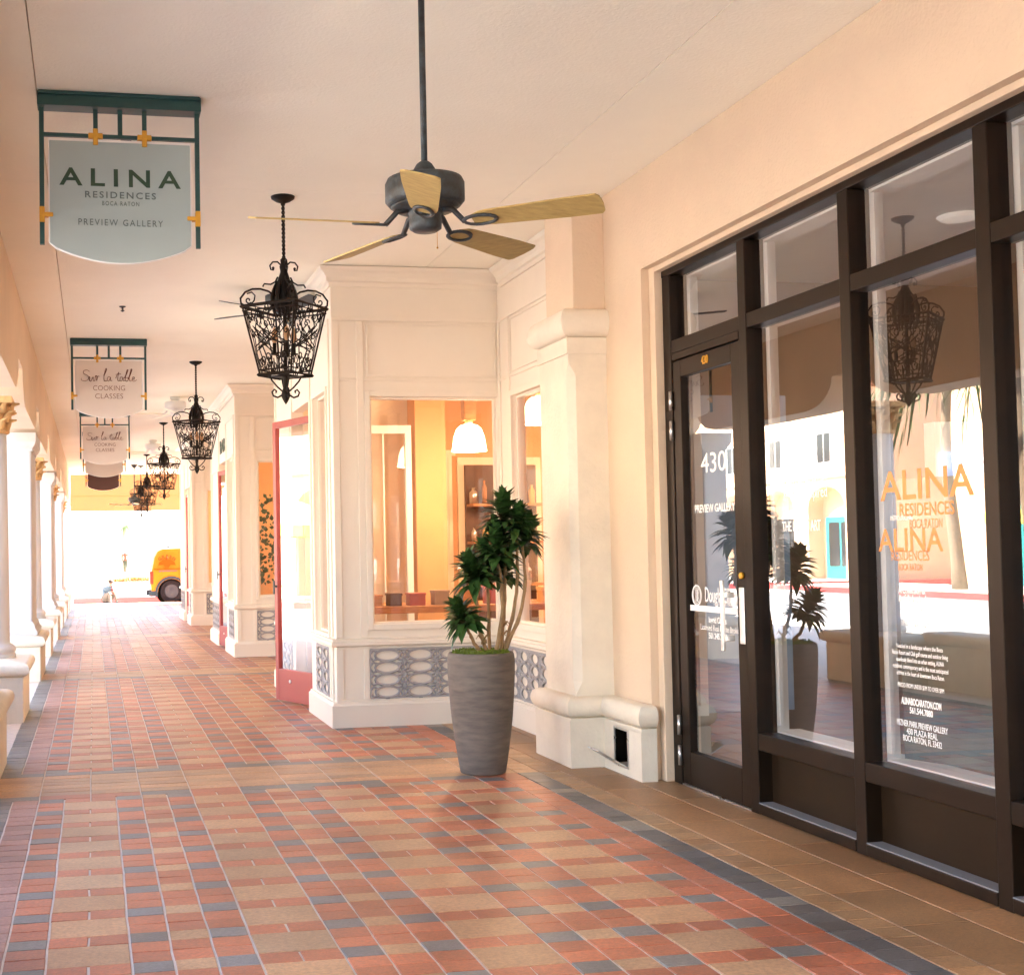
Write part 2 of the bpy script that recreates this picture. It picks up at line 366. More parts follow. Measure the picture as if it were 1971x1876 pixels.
# wall on the right, split round the openings
SB = [(8.2, 13.0), (16.8, 20.3), (24.5, 27.7)]
b = MB()
b.box(XW, XW+.3, .3, 7.1, 2.97, Zc-.002); b.box(XW, XW+.3, 7.1, 8.2, 0, Zc-.002); b.box(XW, XW+.3, -16.0, .3, 0, Zc-.002)
b.build('wall', 'salmon', arc)
for y0, y1 in ((13.0, 16.8), (20.3, 24.5), (27.7, 36.0)): b = MB(); b.box(XW, XW+.3, y0, y1, 0, Zc-.002); b.build('wall', 'salmon', arc, bevel=.006)
b = MB(); b.box(XW+.302, 10.3, 35.7, 36.0, 0, Zc-.002); b.build('end_wall', 'salmon', arc)
# reveal bead round the storefront opening
b = MB(); b.box(XW+.045, XW+.10, 7.025, 7.098, 0, 2.97); b.box(XW+.045, XW+.10, .3, 7.024, 2.968-.03, 2.969); b.build('opening_reveal', 'salmon', arc, bevel=.004)
# beam over the columns with shallow arches between them
COLY = [-13.1, -9.6, -6.1, -2.6, 0.9, 4.4, 7.9, 11.4, 14.9, 18.4, 21.9, 25.4, 28.9, 32.4, 35.6]
b = MB(); pl = [(-16.0, Zc-.002), (-16.0, 3.0)]
for c in COLY:
    pts = []
    for k in range(9):
        a = PI/2*k/8; pts.append((.30+.52*(1-sin(a)), 2.70+.30*(1-cos(a))))
    left = [(c-dx, z) for dx, z in pts[::-1]]; rightp = [(c+dx, z) for dx, z in pts]
    # from mid-span height down to the column and back up
    left = sorted(left, key=lambda t: t[0]); rightp = sorted(rightp, key=lambda t: t[0])
    pl += left + rightp
pl = [q for q in pl if q[0] <= 36.0] + [(36.0, 2.7), (36.0, Zc-.002)]
n = len(pl)
# strip-wise prism so that the concave outline stays clean
for (ya, za), (yb, zb) in zip(pl[1:-1], pl[2:-1]):
    if yb - ya < 1e-5: continue
    k = b._a([(-.98,ya,za),(XB,ya,za),(XB,yb,zb),(-.98,yb,zb),(-.98,ya,Zc-.002),(XB,ya,Zc-.002),(XB,yb,Zc-.002),(-.98,yb,Zc-.002)])
    for q in ((0,1,2,3),(1,5,6,2),(0,3,7,4)): b.face([k+i for i in q])
b.build('beam', ['salmon'], arc, recalc=False)

# columns: round ones with leafy gilded capitals alternate with square piers
def leaf_cap(mb, c, r, z0, z1):
    for row in range(3):
        for i in range(8):
            a = 2*PI*(i+.5*(row % 2))/8; zb = z0 + (z1-z0)*(.05+.28*row); h = (z1-z0)*.42; pts = []
            for t in range(6):
                f = t/5; rr = r*(1.0+.08*row) + .055*f*f + (.03 if t == 5 else 0); zz = zb + h*(f if t < 5 else .86)
                pts.append((c[0]+rr*cos(a), c[1]+rr*sin(a), zz))
            mb.tube(pts, [.030, .036, .036, .032, .024, .010], 5, flat=.55)
def column(cy, rnd):
    cr = 'column'
    root = MB()
    px0, px1 = -1.06, -.55
    e0, e1 = (.50, .50) if rnd else (.50, .92)      # the square piers are longer along the street
    root.box(px0+.02, px1-.02, cy-e0, cy+e1, -.01, .37)
    ped = root.build('pedestal', 'stone', arc, bevel=.008)
    b = MB(); q = [(px0+.02, cy-e0), (px1-.02, cy-e0), (px1-.02, cy+e1), (px0+.02, cy+e1)]
    pr = [(-.02, .36)] + [(.004+.045*sin(PI*t/8), .375+.085*(1-cos(PI*t/8))/2*1.25) for t in range(9)] + [(-.14, .50)]
    b.mould(q, pr, closed=True, sm=True); b.quad((px0+.15, cy-e0+.13, .499), (px1-.15, cy-e0+.13, .499), (px1-.15, cy+e1-.13, .499), (px0+.15, cy+e1-.13, .499))
    b.build('pedestal_cap', 'stone', ped, recalc=True)
    cx = -.79
    if rnd:
        cx = -.87
        b = MB(); b.lathe([(.215, .49), (.215, .53), (.20, .535), (.215, .555), (.215, .58), (.195, .60), (.165, .62), (.165, .66), (.160, 1.4), (.148, 2.40)], (cx, cy, 0), 28)
        s = b.build('shaft', 'colwhite', arc)
        b = MB(); b.lathe([(.15, 2.39), (.175, 2.40), (.175, 2.42), (.15, 2.43), (.15, 2.56), (.19, 2.62)], (cx, cy, 0), 20); leaf_cap(b, (cx, cy), .15, 2.41, 2.66)
        b.box(cx-.19, cx+.205, cy-.205, cy+.205, 2.645, 2.698); b.build('capital', 'gold', s)
    else:
        b = MB(); cx = -.815; b.box(cx-.15, cx+.155, cy-.34, cy+.75, .56, 2.57)
        s = b.build('shaft', 'colwhite', arc, bevel=.02)
        b = MB(); q = [(cx-.15, cy-.34), (cx+.155, cy-.34), (cx+.155, cy+.75), (cx-.15, cy+.75)]
        b.mould(q, [(-.02, .49), (.05, .49), (.055, .53), (.03, .56), (.02, .60), (0.0, .635), (-.01, .64)], closed=True)
        b.build('column_base', 'colwhite', s)
        b = MB(); b.mould(q, [(-.02, 2.50), (.012, 2.50), (.012, 2.53), (.035, 2.56), (.05, 2.60), (.05, 2.698), (-.05, 2.699)], closed=True)
        b.build('capital', 'colwhite', s)
for i, cy in enumerate(COLY): column(cy, i % 2 == 1)
# pilaster between the storefront and the first shop bay
b = MB()
ch = .045; x0, x1, y0, y1 = 2.92, XW+.002, 7.65, 8.18
b.prism([(x0+ch, y0), (x1, y0), (x1, y1), (x0, y1), (x0, y0+ch)], 'z', .52, 2.42)
for z0, z1, s1 in ((.44, .52, 0), (2.42, 2.50, 1)):     # chamfer stops
    lo, hi = ([(x0, y0), (x0, y0)], [(x0+ch, y0), (x0, y0+ch)])
    A = [(x0+ch, y0), (x1, y0), (x1, y1), (x0, y1), (x0, y0+ch)]; Bq = [(x0+.002, y0), (x1, y0), (x1, y1), (x0, y1), (x0, y0+.002)]
    bot, top = (Bq, A) if s1 == 0 else (A, Bq)
    k = b._a([(x, y, z0) for x, y in bot] + [(x, y, z1) for x, y in top])
    for i in range(5): j = (i+1) % 5; b.face((k+i, k+j, k+5+j, k+5+i))
b.box(x0, x1, y0, y1, .30, .44); b.box(x0, x1, y0, y1, 2.50, 2.56)
pil = b.build('pilaster', 'stone', arc)
b = MB()
b2 = [(-.005, 2.66)] + [(.01+.055*sin(PI*t/10), 2.665+.17*(1-cos(PI*t/10))/2) for t in range(11)] + [(-.03, 2.838)]
b.mould([(XW, y1), (x0, y1), (x0, y0), (XW, y0)], [(0, 2.555), (.012, 2.555), (.012, 2.655), (.0, 2.66)])
b.mould([(XW, y1), (x0, y1), (x0, y0), (XW, y0)], b2, sm=True)
b.build('pilaster_capital', 'stone', pil)
b = MB(); b.box(x0+.04, XW+.002, y0+.0, y1-.04, 2.80, Zc-.003); b.build('pilaster_upper', 'salmon', pil, bevel=.006)
# plinth of pilaster and wall with its rolled top
b = MB(); XP, XQ = 2.86, 3.075
b.box(XP, XW+.002, 7.60, 8.24, -.01, .28)
hy0, hy1, hz0, hz1 = 7.235, 7.425, .055, .262
b.box(XQ, XW+.002, hy1, 7.598, -.01, .28); b.box(XQ, XW+.002, 7.045, hy0, -.01, .28)
b.box(XQ, XW+.002, hy0, hy1, -.01, hz0); b.box(XQ, XW+.002, hy0, hy1, hz1, .28)
b.box(XP+.03, XW+.002, 7.63, 8.21, .28, .31); b.box(XQ+.03, XW+.002, 7.07, 7.63, .28, .31)
path = [(XW, 8.22), (XP+.02, 8.22), (XP+.02, 7.62), (XQ+.02, 7.62), (XQ+.02, 7.06), (XW, 7.06)]
b.mould(path, [(-.01, .275), (.02, .278), (.02, .30), (-.005, .305)])
b.mould(path, [(-.02, .302)] + [(-.002+.048*sin(PI*t/10), .305+.125*(1-cos(PI*t/10))/2) for t in range(11)] + [(-.06, .432)], sm=True)
b.box(XP+.08, XW+.002, 7.67, 8.17, .40, .428); b.box(XQ+.075, XW+.002, 7.11, 7.67, .40, .428)
plin = b.build('plinth', 'stone', pil)
vent = thing('utility_box', 'small open utility box with tilted metal flap in the cream wall plinth', 'utility box', (XQ, 7.33, .055))
b = MB(); b.box(XQ+.075, XQ+.09, hy0+.001, hy1-.001, hz0, hz1); b.box(XQ+.001, XQ+.075, hy0+.0005, hy0+.003, hz0+.001, hz1-.001); b.box(XQ+.001, XQ+.075, hy1-.003, hy1-.0005, hz0+.001, hz1-.001); b.box(XQ+.001, XQ+.075, hy0+.003, hy1-.003, hz1-.004, hz1-.001); b.build('recess_shade', 'black', vent)  # black back and liners paint the shade inside the open box
b = MB(); 
for a in ((hy0-.012, hy0, hz0-.012, hz1+.012), (hy1, hy1+.012, hz0-.012, hz1+.012), (hy0, hy1, hz1, hz1+.012), (hy0, hy1, hz0-.012, hz0)): b.box(XQ-.006, XQ, a[0], a[1], a[2], a[3])
b.build('frame', 'alu', vent)
b = MB(); L = .20; ax = Vector((-.86, 0, .51)).normalized(); b.obox(Vector((XQ-.008, (hy0+hy1)/2, hz0)) + ax*L/2, ax, (0,1,0), ax.cross(Vector((0,1,0))), L/2, .085, .004); b.build('flap', 'alu', vent)

# ------------------------------------------------------------------ gallery storefront (430)
XF = 3.26
sf = thing('gallery_storefront', 'dark bronze framed glass shopfront with door 430 and lettered panes', 'shopfront', (XF, 4, 0))
MUL = [(.30, .38), (1.50, 1.58), (2.40, 2.48), (3.30, 3.38), (4.225, 4.305), (5.13, 5.21), (6.05, 6.13), (6.92, 7.018)]
b = MB()
for a, c in MUL: b.box(XF, XF+.11, a, c, 0 if c < 7 else 0, 2.90)
b.box(XF-.003, XF+.113, .30, 7.018, 2.90, 2.966)
for (a0, a), (c, c0) in zip(MUL, MUL[1:]):
    b.box(XF+.003, XF+.107, a, c, 2.445, 2.52)
    if c < 6.9:
        b.box(XF+.003, XF+.107, a, c, .32, .405); b.box(XF-.004, XF+.09, a, c, 0.004, .055)
frame = b.build('frame', 'bronze', sf, bevel=.004)
b = MB()
for (a0, a), (c, c0) in zip(MUL, MUL[1:]):
    if c < 6.9: b.box(XF+.075, XF+.09, a, c, .055, .32)
b.build('kick_panel', 'bronze_in', sf)
b = MB()
for (a0, a), (c, c0) in zip(MUL, MUL[1:]):
    if c < 6.9: b.box(XF-.002, XF+.074, a, c, .0555, .061)
b.build('ledge', 'ledge', sf)
for (a0, a), (c, c0) in zip(MUL, MUL[1:]):
    b = MB(); b.quad((XF+.045, a, 2.52), (XF+.045, c, 2.52), (XF+.045, c, 2.90), (XF+.045, a, 2.90)); b.build('transom_pane', 'glass', sf)
    if c < 6.9:
        b = MB(); b.quad((XF+.045, a, .405), (XF+.045, c, .405), (XF+.045, c, 2.445), (XF+.045, a, 2.445)); b.build('pane', 'glass', sf)
# pale inner casing behind the frame
b = MB()
for a, c in MUL:
    b.box(XF+.112, XF+.175, a+.0, c-.0, .38, 3.1)
    for s_, e_ in ((a-.03, a), (c, c+.03)): b.box(XF+.112, XF+.13, s_, e_, .44, 2.88)
b.box(XF+.112, XF+.26, .3, 6.1, .30, .41); b.box(XF+.112, XF+.2, .3, 6.9, 2.46, 2.50); b.box(XF+.112, XF+.24, .3, 6.9, 2.89, 2.99)
b.build('inner_casing', 'white', sf)
# door leaf
dr = MB(); dy0, dy1 = 6.136, 6.914
dr.box(XF+.006, XF+.05, dy0, dy0+.095, .012, 2.395); dr.box(XF+.006, XF+.05, dy1-.095, dy1, .012, 2.395)
dr.box(XF+.006, XF+.05, dy0+.095, dy1-.095, 2.30, 2.395); dr.box(XF+.006, XF+.05, dy0+.095, dy1-.095, .012, .20)
door = dr.build('door', 'bronze', sf, bevel=.004)
b = MB(); b.quad((XF+.03, dy0+.095, .20), (XF+.03, dy1-.095, .20), (XF+.03, dy1-.095, 2.30), (XF+.03, dy0+.095, 2.30)); b.build('door_pane', 'glass', door)
b = MB(); b.box(XF+.002, XF+.107, dy0, dy1, 2.405, 2.443); b.build('door_head', 'bronze', sf)
b = MB(); b.box(XF-.062, XF-.046, 6.262, 6.288, .80, 1.165); b.box(XF-.047, XF+.005, 6.258, 6.292, 1.075, 1.105); b.box(XF-.047, XF+.005, 6.258, 6.292, .85, .88)
b.box(XF-.001, XF+.006, 6.15, 6.20, .84, 1.13)
b.T = None; b.build('handle', 'steel', door, bevel=.003)
b = MB(); b.T = lambda x, y, z: (XF+.006-z, 6.165+x, 1.19+y); b.lathe([(.017, 0), (.017, .012), (.012, .016)], (0,0,0), 16); b.build('lock', 'brass', door)
for z0 in (2.12, .28):
    for k, zz in enumerate((0, -.17)):
        b = MB(); b.lathe([(.011, 0), (.011, .11)], (XF-.006, 6.925, z0+zz), 10); b.build('hinge', 'alu', door)
b = MB(); b.box(XF-.0, XF+.02, dy0, dy1, .001, .010); b.build('threshold', 'alu', sf)
GX = XF+.0295; EU = (0, -1, 0); EV = (0, 0, 1)
def gt(s, size, y, z, m='vinyl', x=GX, fit=None, spacing=1.0, bold=0.0, par=None): return text('lettering', s, size, m, (x, y, z), EU, EV, par or door, fit=fit, spacing=spacing, bold=bold, depth=.0003)
gt('430', .155, 6.50, 1.79, fit=.285)
gt('PREVIEW GALLERY', .062, 6.50, 1.547, fit=.46, bold=.001)
gt('DouglasElliman', .115, 6.435, 1.075, fit=.40, bold=.0006)
gt('DEVELOPMENT MARKETING', .024, 6.40, 1.033, fit=.27)
b = MB(); b.T = lambda x, y, z: (GX-z, 6.735+x, 1.072+y)
b.lathe([(.058, .0), (.058, .0009), (.050, .0009), (.050, 0)], (0,0,0), 28, sm=False, caps=False); b.lathe([(.044, .0), (.044, .0009), (.041, .0009), (.041, 0)], (0,0,0), 28, sm=False, caps=False)
for x in (-.014, -.004, .010): b.box(x-.003, x+.003, -.033, .033, 0, .0008)
b.box(-.022, -.014, -.018, -.012, 0, .0008); b.box(-.022, -.014, .012, .018, 0, .0008); b.build('emblem', 'vinyl', door)
b = MB(); b.box(GX-.001, GX, dy0+.097, dy1-.097, .985, 1.017); b.build('white_stripe', 'vinyl', door)
gt('Ingrid Carlos', .046, 6.50, .943, fit=.20, bold=.001); gt('Licensed Real Estate Broker', .046, 6.475, .900, fit=.45); gt('561.245.2635', .044, 6.50, .857, fit=.21, bold=.001)
text('door_number', '430', .065, 'brass', (XF+.004, 6.515, 2.35), EU, EV, door, fit=.075, depth=.003)
G2 = XF+.0445
def g2(s, size, y, z, m='vinyl', fit=None, bold=0.0, x=G2): return text('lettering', s, size, m, (x, y, z), EU, EV, sf, fit=fit, bold=bold, depth=.0003)
# first fixed pane
g2('A Collection of', .075, 5.62, 1.66, fit=.36); g2('Artfully Inspired', .075, 5.62, 1.585, fit=.38); g2('THE LIVING ART', .070, 5.66, 1.43, fit=.34, bold=.001)
# second fixed pane
g2('ALINA', .175, 4.72, 1.578, 'goldvinyl', fit=.60, bold=.002); g2('RESIDENCES', .075, 4.715, 1.478, 'goldvinyl', fit=.35, bold=.001); g2('BOCA RATON', .055, 4.72, 1.42, 'goldvinyl', fit=.21)
g2('INTRODUCING', .030, 4.88, 1.448, fit=.15)
g2('ALINA', .135, 4.83, 1.352, 'goldvinyl', fit=.43, bold=.0015); g2('RESIDENCES', .060, 4.83, 1.290, 'goldvinyl', fit=.25); g2('BOCA RATON', .040, 4.83, 1.243, 'goldvinyl', fit=.16)
for s_, z in (('A Collection of', 1.148), ('Artfully Inspired', 1.115), ('Residences', 1.080)): g2(s_, .040, 4.825, z, fit=.18 if s_[0] != 'R' else .13, bold=.0006)
g2('THE LIVING ART', .042, 4.81, 1.015, fit=.19, bold=.0008)
for k, s_ in enumerate(('Nestled in a landscape where the Boca', 'Raton Resort and Club golf course and outdoor living', 'seamlessly blend into an urban setting, ALINA', 'redefines contemporary and is the most anticipated', 'address in the heart of downtown Boca Raton.')): g2(s_, .026, 4.79, .917-.028*k, fit=(.30, .36, .31, .36, .31)[k])
g2('PRICED FROM UNDER $1M TO OVER $9M', .026, 4.79, .755, fit=.30)
g2('ALINABOCARATON.COM', .040, 4.79, .690, fit=.26, bold=.0008); g2('561.544.7880', .036, 4.79, .655, fit=.15, bold=.0006)
g2('MIZNER PARK PREVIEW GALLERY', .036, 4.79, .598, fit=.33); g2('430 PLAZA REAL', .036, 4.79, .567, fit=.20); g2('BOCA RATON, FL 33432', .036, 4.79, .537, fit=.25)
g2('ALINA', .175, 3.80, 1.578, 'goldvinyl', fit=.60, bold=.002)
# gallery room behind it
gal = thing('gallery_room', 'plain tan room seen through the lettered shopfront panes', 'room', (6, 4, 0))
for q in ((8.6, 8.8, -.14, 7.89), (XW+.31, 8.8, 7.9, 8.05), (XW+.31, 8.8, -.3, -.15)): b = MB(); b.box(*q, 0, 3.09); b.build('wall', 'roomwall', gal)
for y in (2.2, 4.6, 6.2):  # added, unseen ceiling lights that brighten the casings and the room
    b = MB(); b.lathe([(.09, 0), (.10, .012), (.11, .02)], (4.6, y, 3.078), 20); b.build('fill_downlight', 'fill_disc', gal)
    ld = bpy.data.lights.new('fill_lamp', 'SPOT'); ld.spot_size = R_(150); ld.spot_blend = .6; ld.energy = 2.4; ld.color = (1, .90, .78); ld.shadow_soft_size = .08
    lo = bpy.data.objects.new('fill_lamp', ld); C.objects.link(lo); lo.parent = gal; lo.location = (4.6-6, y-4, 3.02)
b = MB(); b.box(XW+.31, 8.8, -.3, 8.0, 3.1, 3.18); b.build('ceiling', 'white', gal)
b = MB(); b.box(XW+.32, 8.8, -.3, 8.0, -.28, -.002); b.build('room_floor', 'wood', gal)
mscr = bpy.data.materials.new('screen_picture'); mscr.use_nodes = True; nn = mscr.node_tree.nodes; ll = mscr.node_tree.links
P_ = nn['Principled BSDF']; tcn = nn.new('ShaderNodeTexCoord'); nzn = nn.new('ShaderNodeTexNoise'); nzn.inputs['Scale'].default_value = 4; nzn.inputs['Detail'].default_value = 8
ll.new(tcn.outputs['Object'], nzn.inputs['Vector']); rpn = nn.new('ShaderNodeValToRGB'); rpn.color_ramp.elements[0].color = (.05, .16, .42, 1); rpn.color_ramp.elements[1].color = (.42, .60, .85, 1); rpn.color_ramp.elements[0].position = .35; rpn.color_ramp.elements[1].position = .7
ll.new(nzn.outputs['Fac'], rpn.inputs[0]); ll.new(rpn.outputs[0], P_.inputs['Base Color']); ll.new(rpn.outputs[0], P_.inputs['Emission Color']); P_.inputs['Emission Strength'].default_value = .09; P_.inputs['Roughness'].default_value = .3
mscr2 = mscr.copy(); e = [x for x in mscr2.node_tree.nodes if x.type == 'VALTORGB'][0].color_ramp.elements; e[0].color = (.30, .38, .52, 1); e[1].color = (.75, .80, .88, 1)
M['scr1'] = mscr; M['scr2'] = mscr2
pb = thing('poster_panel', 'tall dark green poster panel leaning inside the ALINA pane', 'poster', (3.48, 4.9, .42))
b = MB(); k = b._a([(3.42, 5.08, .42), (3.60, 4.50, .42), (3.60, 4.60, 1.62), (3.42, 5.08, 1.62), (3.44, 5.085, .42), (3.62, 4.505, .42), (3.62, 4.605, 1.62), (3.44, 5.085, 1.62)])
for q in ((0,1,2,3),(7,6,5,4),(0,4,5,1),(1,5,6,2),(2,6,7,3),(3,7,4,0)): b.face([k+i for i in q])
M['poster'] = mat('dark_green_poster', (.030, .060, .055), .3, col2=(.012, .022, .020), vscale=5); b.build('board', 'poster', pb)
b = MB(); b.tube([(3.595, 4.493, .42), (3.595, 4.593, 1.62)], .006, 5); b.build('board_edge', 'bead', pb)
M['reflblue'] = mat('column_reflection_blue', (.34, .44, .58), .6, var=.08)  # added board, coloured like the column mirrored in the door glass
bp = MB(); bp.box(3.50, 4.15, 7.24, 7.28, .35, 2.25); bp = bp.build('reflection_board', 'reflblue', bevel=.003); tag(bp, 'pale blue board added behind door 430, standing in for a reflected column', 'panel')
scr = thing('video_wall', 'blue and white picture screens stacked on a wall inside the gallery', 'screen wall', (5.3, 6.8, .9))
b = MB(); b.box(4.86, 6.1, 6.83, 6.93, 0, 2.05); b.build('backing', 'white', scr)
for i in range(2):
    b = MB(); b.box(4.88+.6*i, 5.46+.6*i, 6.80, 6.829, 1.425, 1.87); b.build('screen', 'scr1', scr)
    b = MB(); b.box(4.88+.6*i, 5.46+.6*i, 6.80, 6.829, .93, 1.415); b.build('screen', 'scr2', scr)
o = MB(); o.lathe([(.0, 0), (.06, 0), (.12, .05), (.20, .10), (.21, .10), (.13, .04), (.05, .015), (.0, .015)], (4.6, 6.3, .80), 24, caps=False); o = o.build('bowl', 'signwhite'); tag(o, 'white bowl on a low stand inside the gallery', 'bowl')
st = MB(); st.box(4.35, 4.85, 6.05, 6.55, 0, .06); st.box(4.45, 4.75, 6.15, 6.45, .06, .77); st.box(4.38, 4.82, 6.08, 6.52, .77, .80); st = st.build('display_stand', 'roomwall', bevel=.004); tag(st, 'low square display stand carrying a white bowl in the gallery', 'stand')
# ------------------------------------------------------------------ shop bays
def lattice(mb, L, z0, z1, u0, d):
    """interlaced iron openwork laid in local (u, d, z)"""
    H = z1-z0; ncol = max(1, round(L/.245)); cw = L/ncol; nr = 4; rh = H/nr
    def bar(pts, w=.0075): mb.tube([(x, d, z) for x, z in pts], w, 4, sm=False)
    for i in range(ncol):
        cxx = u0+cw*(i+.5)
        for j in range(nr):
            cz = z0+rh*(j+.5)
            mb.tube([(cxx+cw*.36*cos(2*PI*t/18), d, cz+rh*.46*sin(2*PI*t/18)) for t in range(18)], .0105, 4, closed=True, sm=False)
            mb.box(cxx-.014, cxx+.014, d-.008, d+.006, cz-rh*.5-.010, cz-rh*.5+.010)
            for sx in (-1, 1):
                bar([(cxx+sx*cw*.30, cz+rh*.30), (cxx+sx*cw*.42, cz+rh*.42), (cxx+sx*cw*.5, cz+rh*.16)], .009)
                bar([(cxx+sx*cw*.30, cz-rh*.30), (cxx+sx*cw*.42, cz-rh*.42), (cxx+sx*cw*.5, cz-rh*.16)], .009)
    for i in range(ncol+1):
        ux = u0+cw*i
        if i in (0, ncol): bar([(ux, z0), (ux, z1)], .007); continue
        for j in range(nr):
            cz = z0+rh*(j+.5); mb.tube([(ux+.026*cos(2*PI*t/8), d, cz+.022*sin(2*PI*t/8)) for t in range(8)], .0075, 4, closed=True, sm=False)
            if j: mb.box(ux-.012, ux+.012, d-.007, d+.005, cz-rh*.5-.012, cz-rh*.5+.012)
        bar([(ux, z0), (ux, z1)], .0045)
    for z in (z0, z1): mb.box(u0, u0+L, d-.008, d+.006, z-.006, z+.006)

def wall_run(T, L, win, root, top=Zc-.004, lat=None, pan=None, uppan=True, th=.10, glassm='shopglass', narrow=False):
    """panelled timber wall in local u (along), d (outward), z"""
    w0, w1, wz0, wz1 = win
    b = MB(T)
    b.box(0, w0, -th, 0, .0, top); b.box(w1, L, -th, 0, .0, top); b.box(w0, w1, -th, 0, wz1, top); b.box(w0, w1, -th, 0, 0, wz0)
    b.build('wall', 'cream', root)
    t = .013; b = MB(T)
    # window casing
    c = .045 if not narrow else .03
    b.box(w0-c, w0, .0005, t*1.4, wz0-c, wz1+c); b.box(w1, w1+c, .0005, t*1.4, wz0-c, wz1+c); b.box(w0, w1, .0005, t*1.4, wz1, wz1+c); b.box(w0, w1, .0005, t*1.4, wz0-c, wz0)
    # head rail, vertical stiles
    b.box(0, L, .0005, t, 3.135, 3.165); b.box(0, L, .0005, t*.75, 2.665, 2.685) if not narrow else None
    for s_ in ([.0, w0-c-.055, w1+c] if not narrow else [0.0, L-.05]):
        e_ = min(s_+.055, L)
        if e_ - s_ > .01: b.box(s_, e_, .0005, t, .685, 3.134)
    if uppan:
        a0, a1 = w0-.02, w1+.0
        for q in ((a0, a0+.014, 2.70, 3.12), (a1-.014, a1, 2.70, 3.12), (a0+.014, a1-.014, 2.70, 2.716), (a0+.014, a1-.014, 3.104, 3.12)): b.box(q[0], q[1], .0005, t*.9, q[2], q[3])
    # dado rails round the lattice panel
    l0, l1 = lat
    b.box(0, L, .0005, t, .595, .612); b.box(0, L, .0005, t, .19, .208)
    b.box(0, .055, .0005, t, .208, .595); b.box(l0-.05, l0-.008, .0005, t, .208, .595)
    if L-l1 > .02: b.box(l1+.008, L, .0005, t, .208, .595)
    b.build('panel_moulding', 'cream', root, bevel=.003)
    b = MB(T); b.cur = 0; lattice(b, l1-l0, .215, .588, l0, .012); b.build('lattice', 'lattice', root, recalc=False)
    b = MB(T); b.quad((w0, -.05, wz0), (w1, -.05, wz0), (w1, -.05, wz1), (w0, -.05, wz1)); pane = b.build('window_pane', glassm, root)
    b = MB(T); f = .018
    for q in ((w0, w0+f, wz0, wz1), (w1-f, w1, wz0, wz1), (w0+f, w1-f, wz0, wz0+f), (w0+f, w1-f, wz1-f, wz1)): b.box(q[0], q[1], -.075, -.030, q[2], q[3])
    b.build('window_frame', 'cream', root)

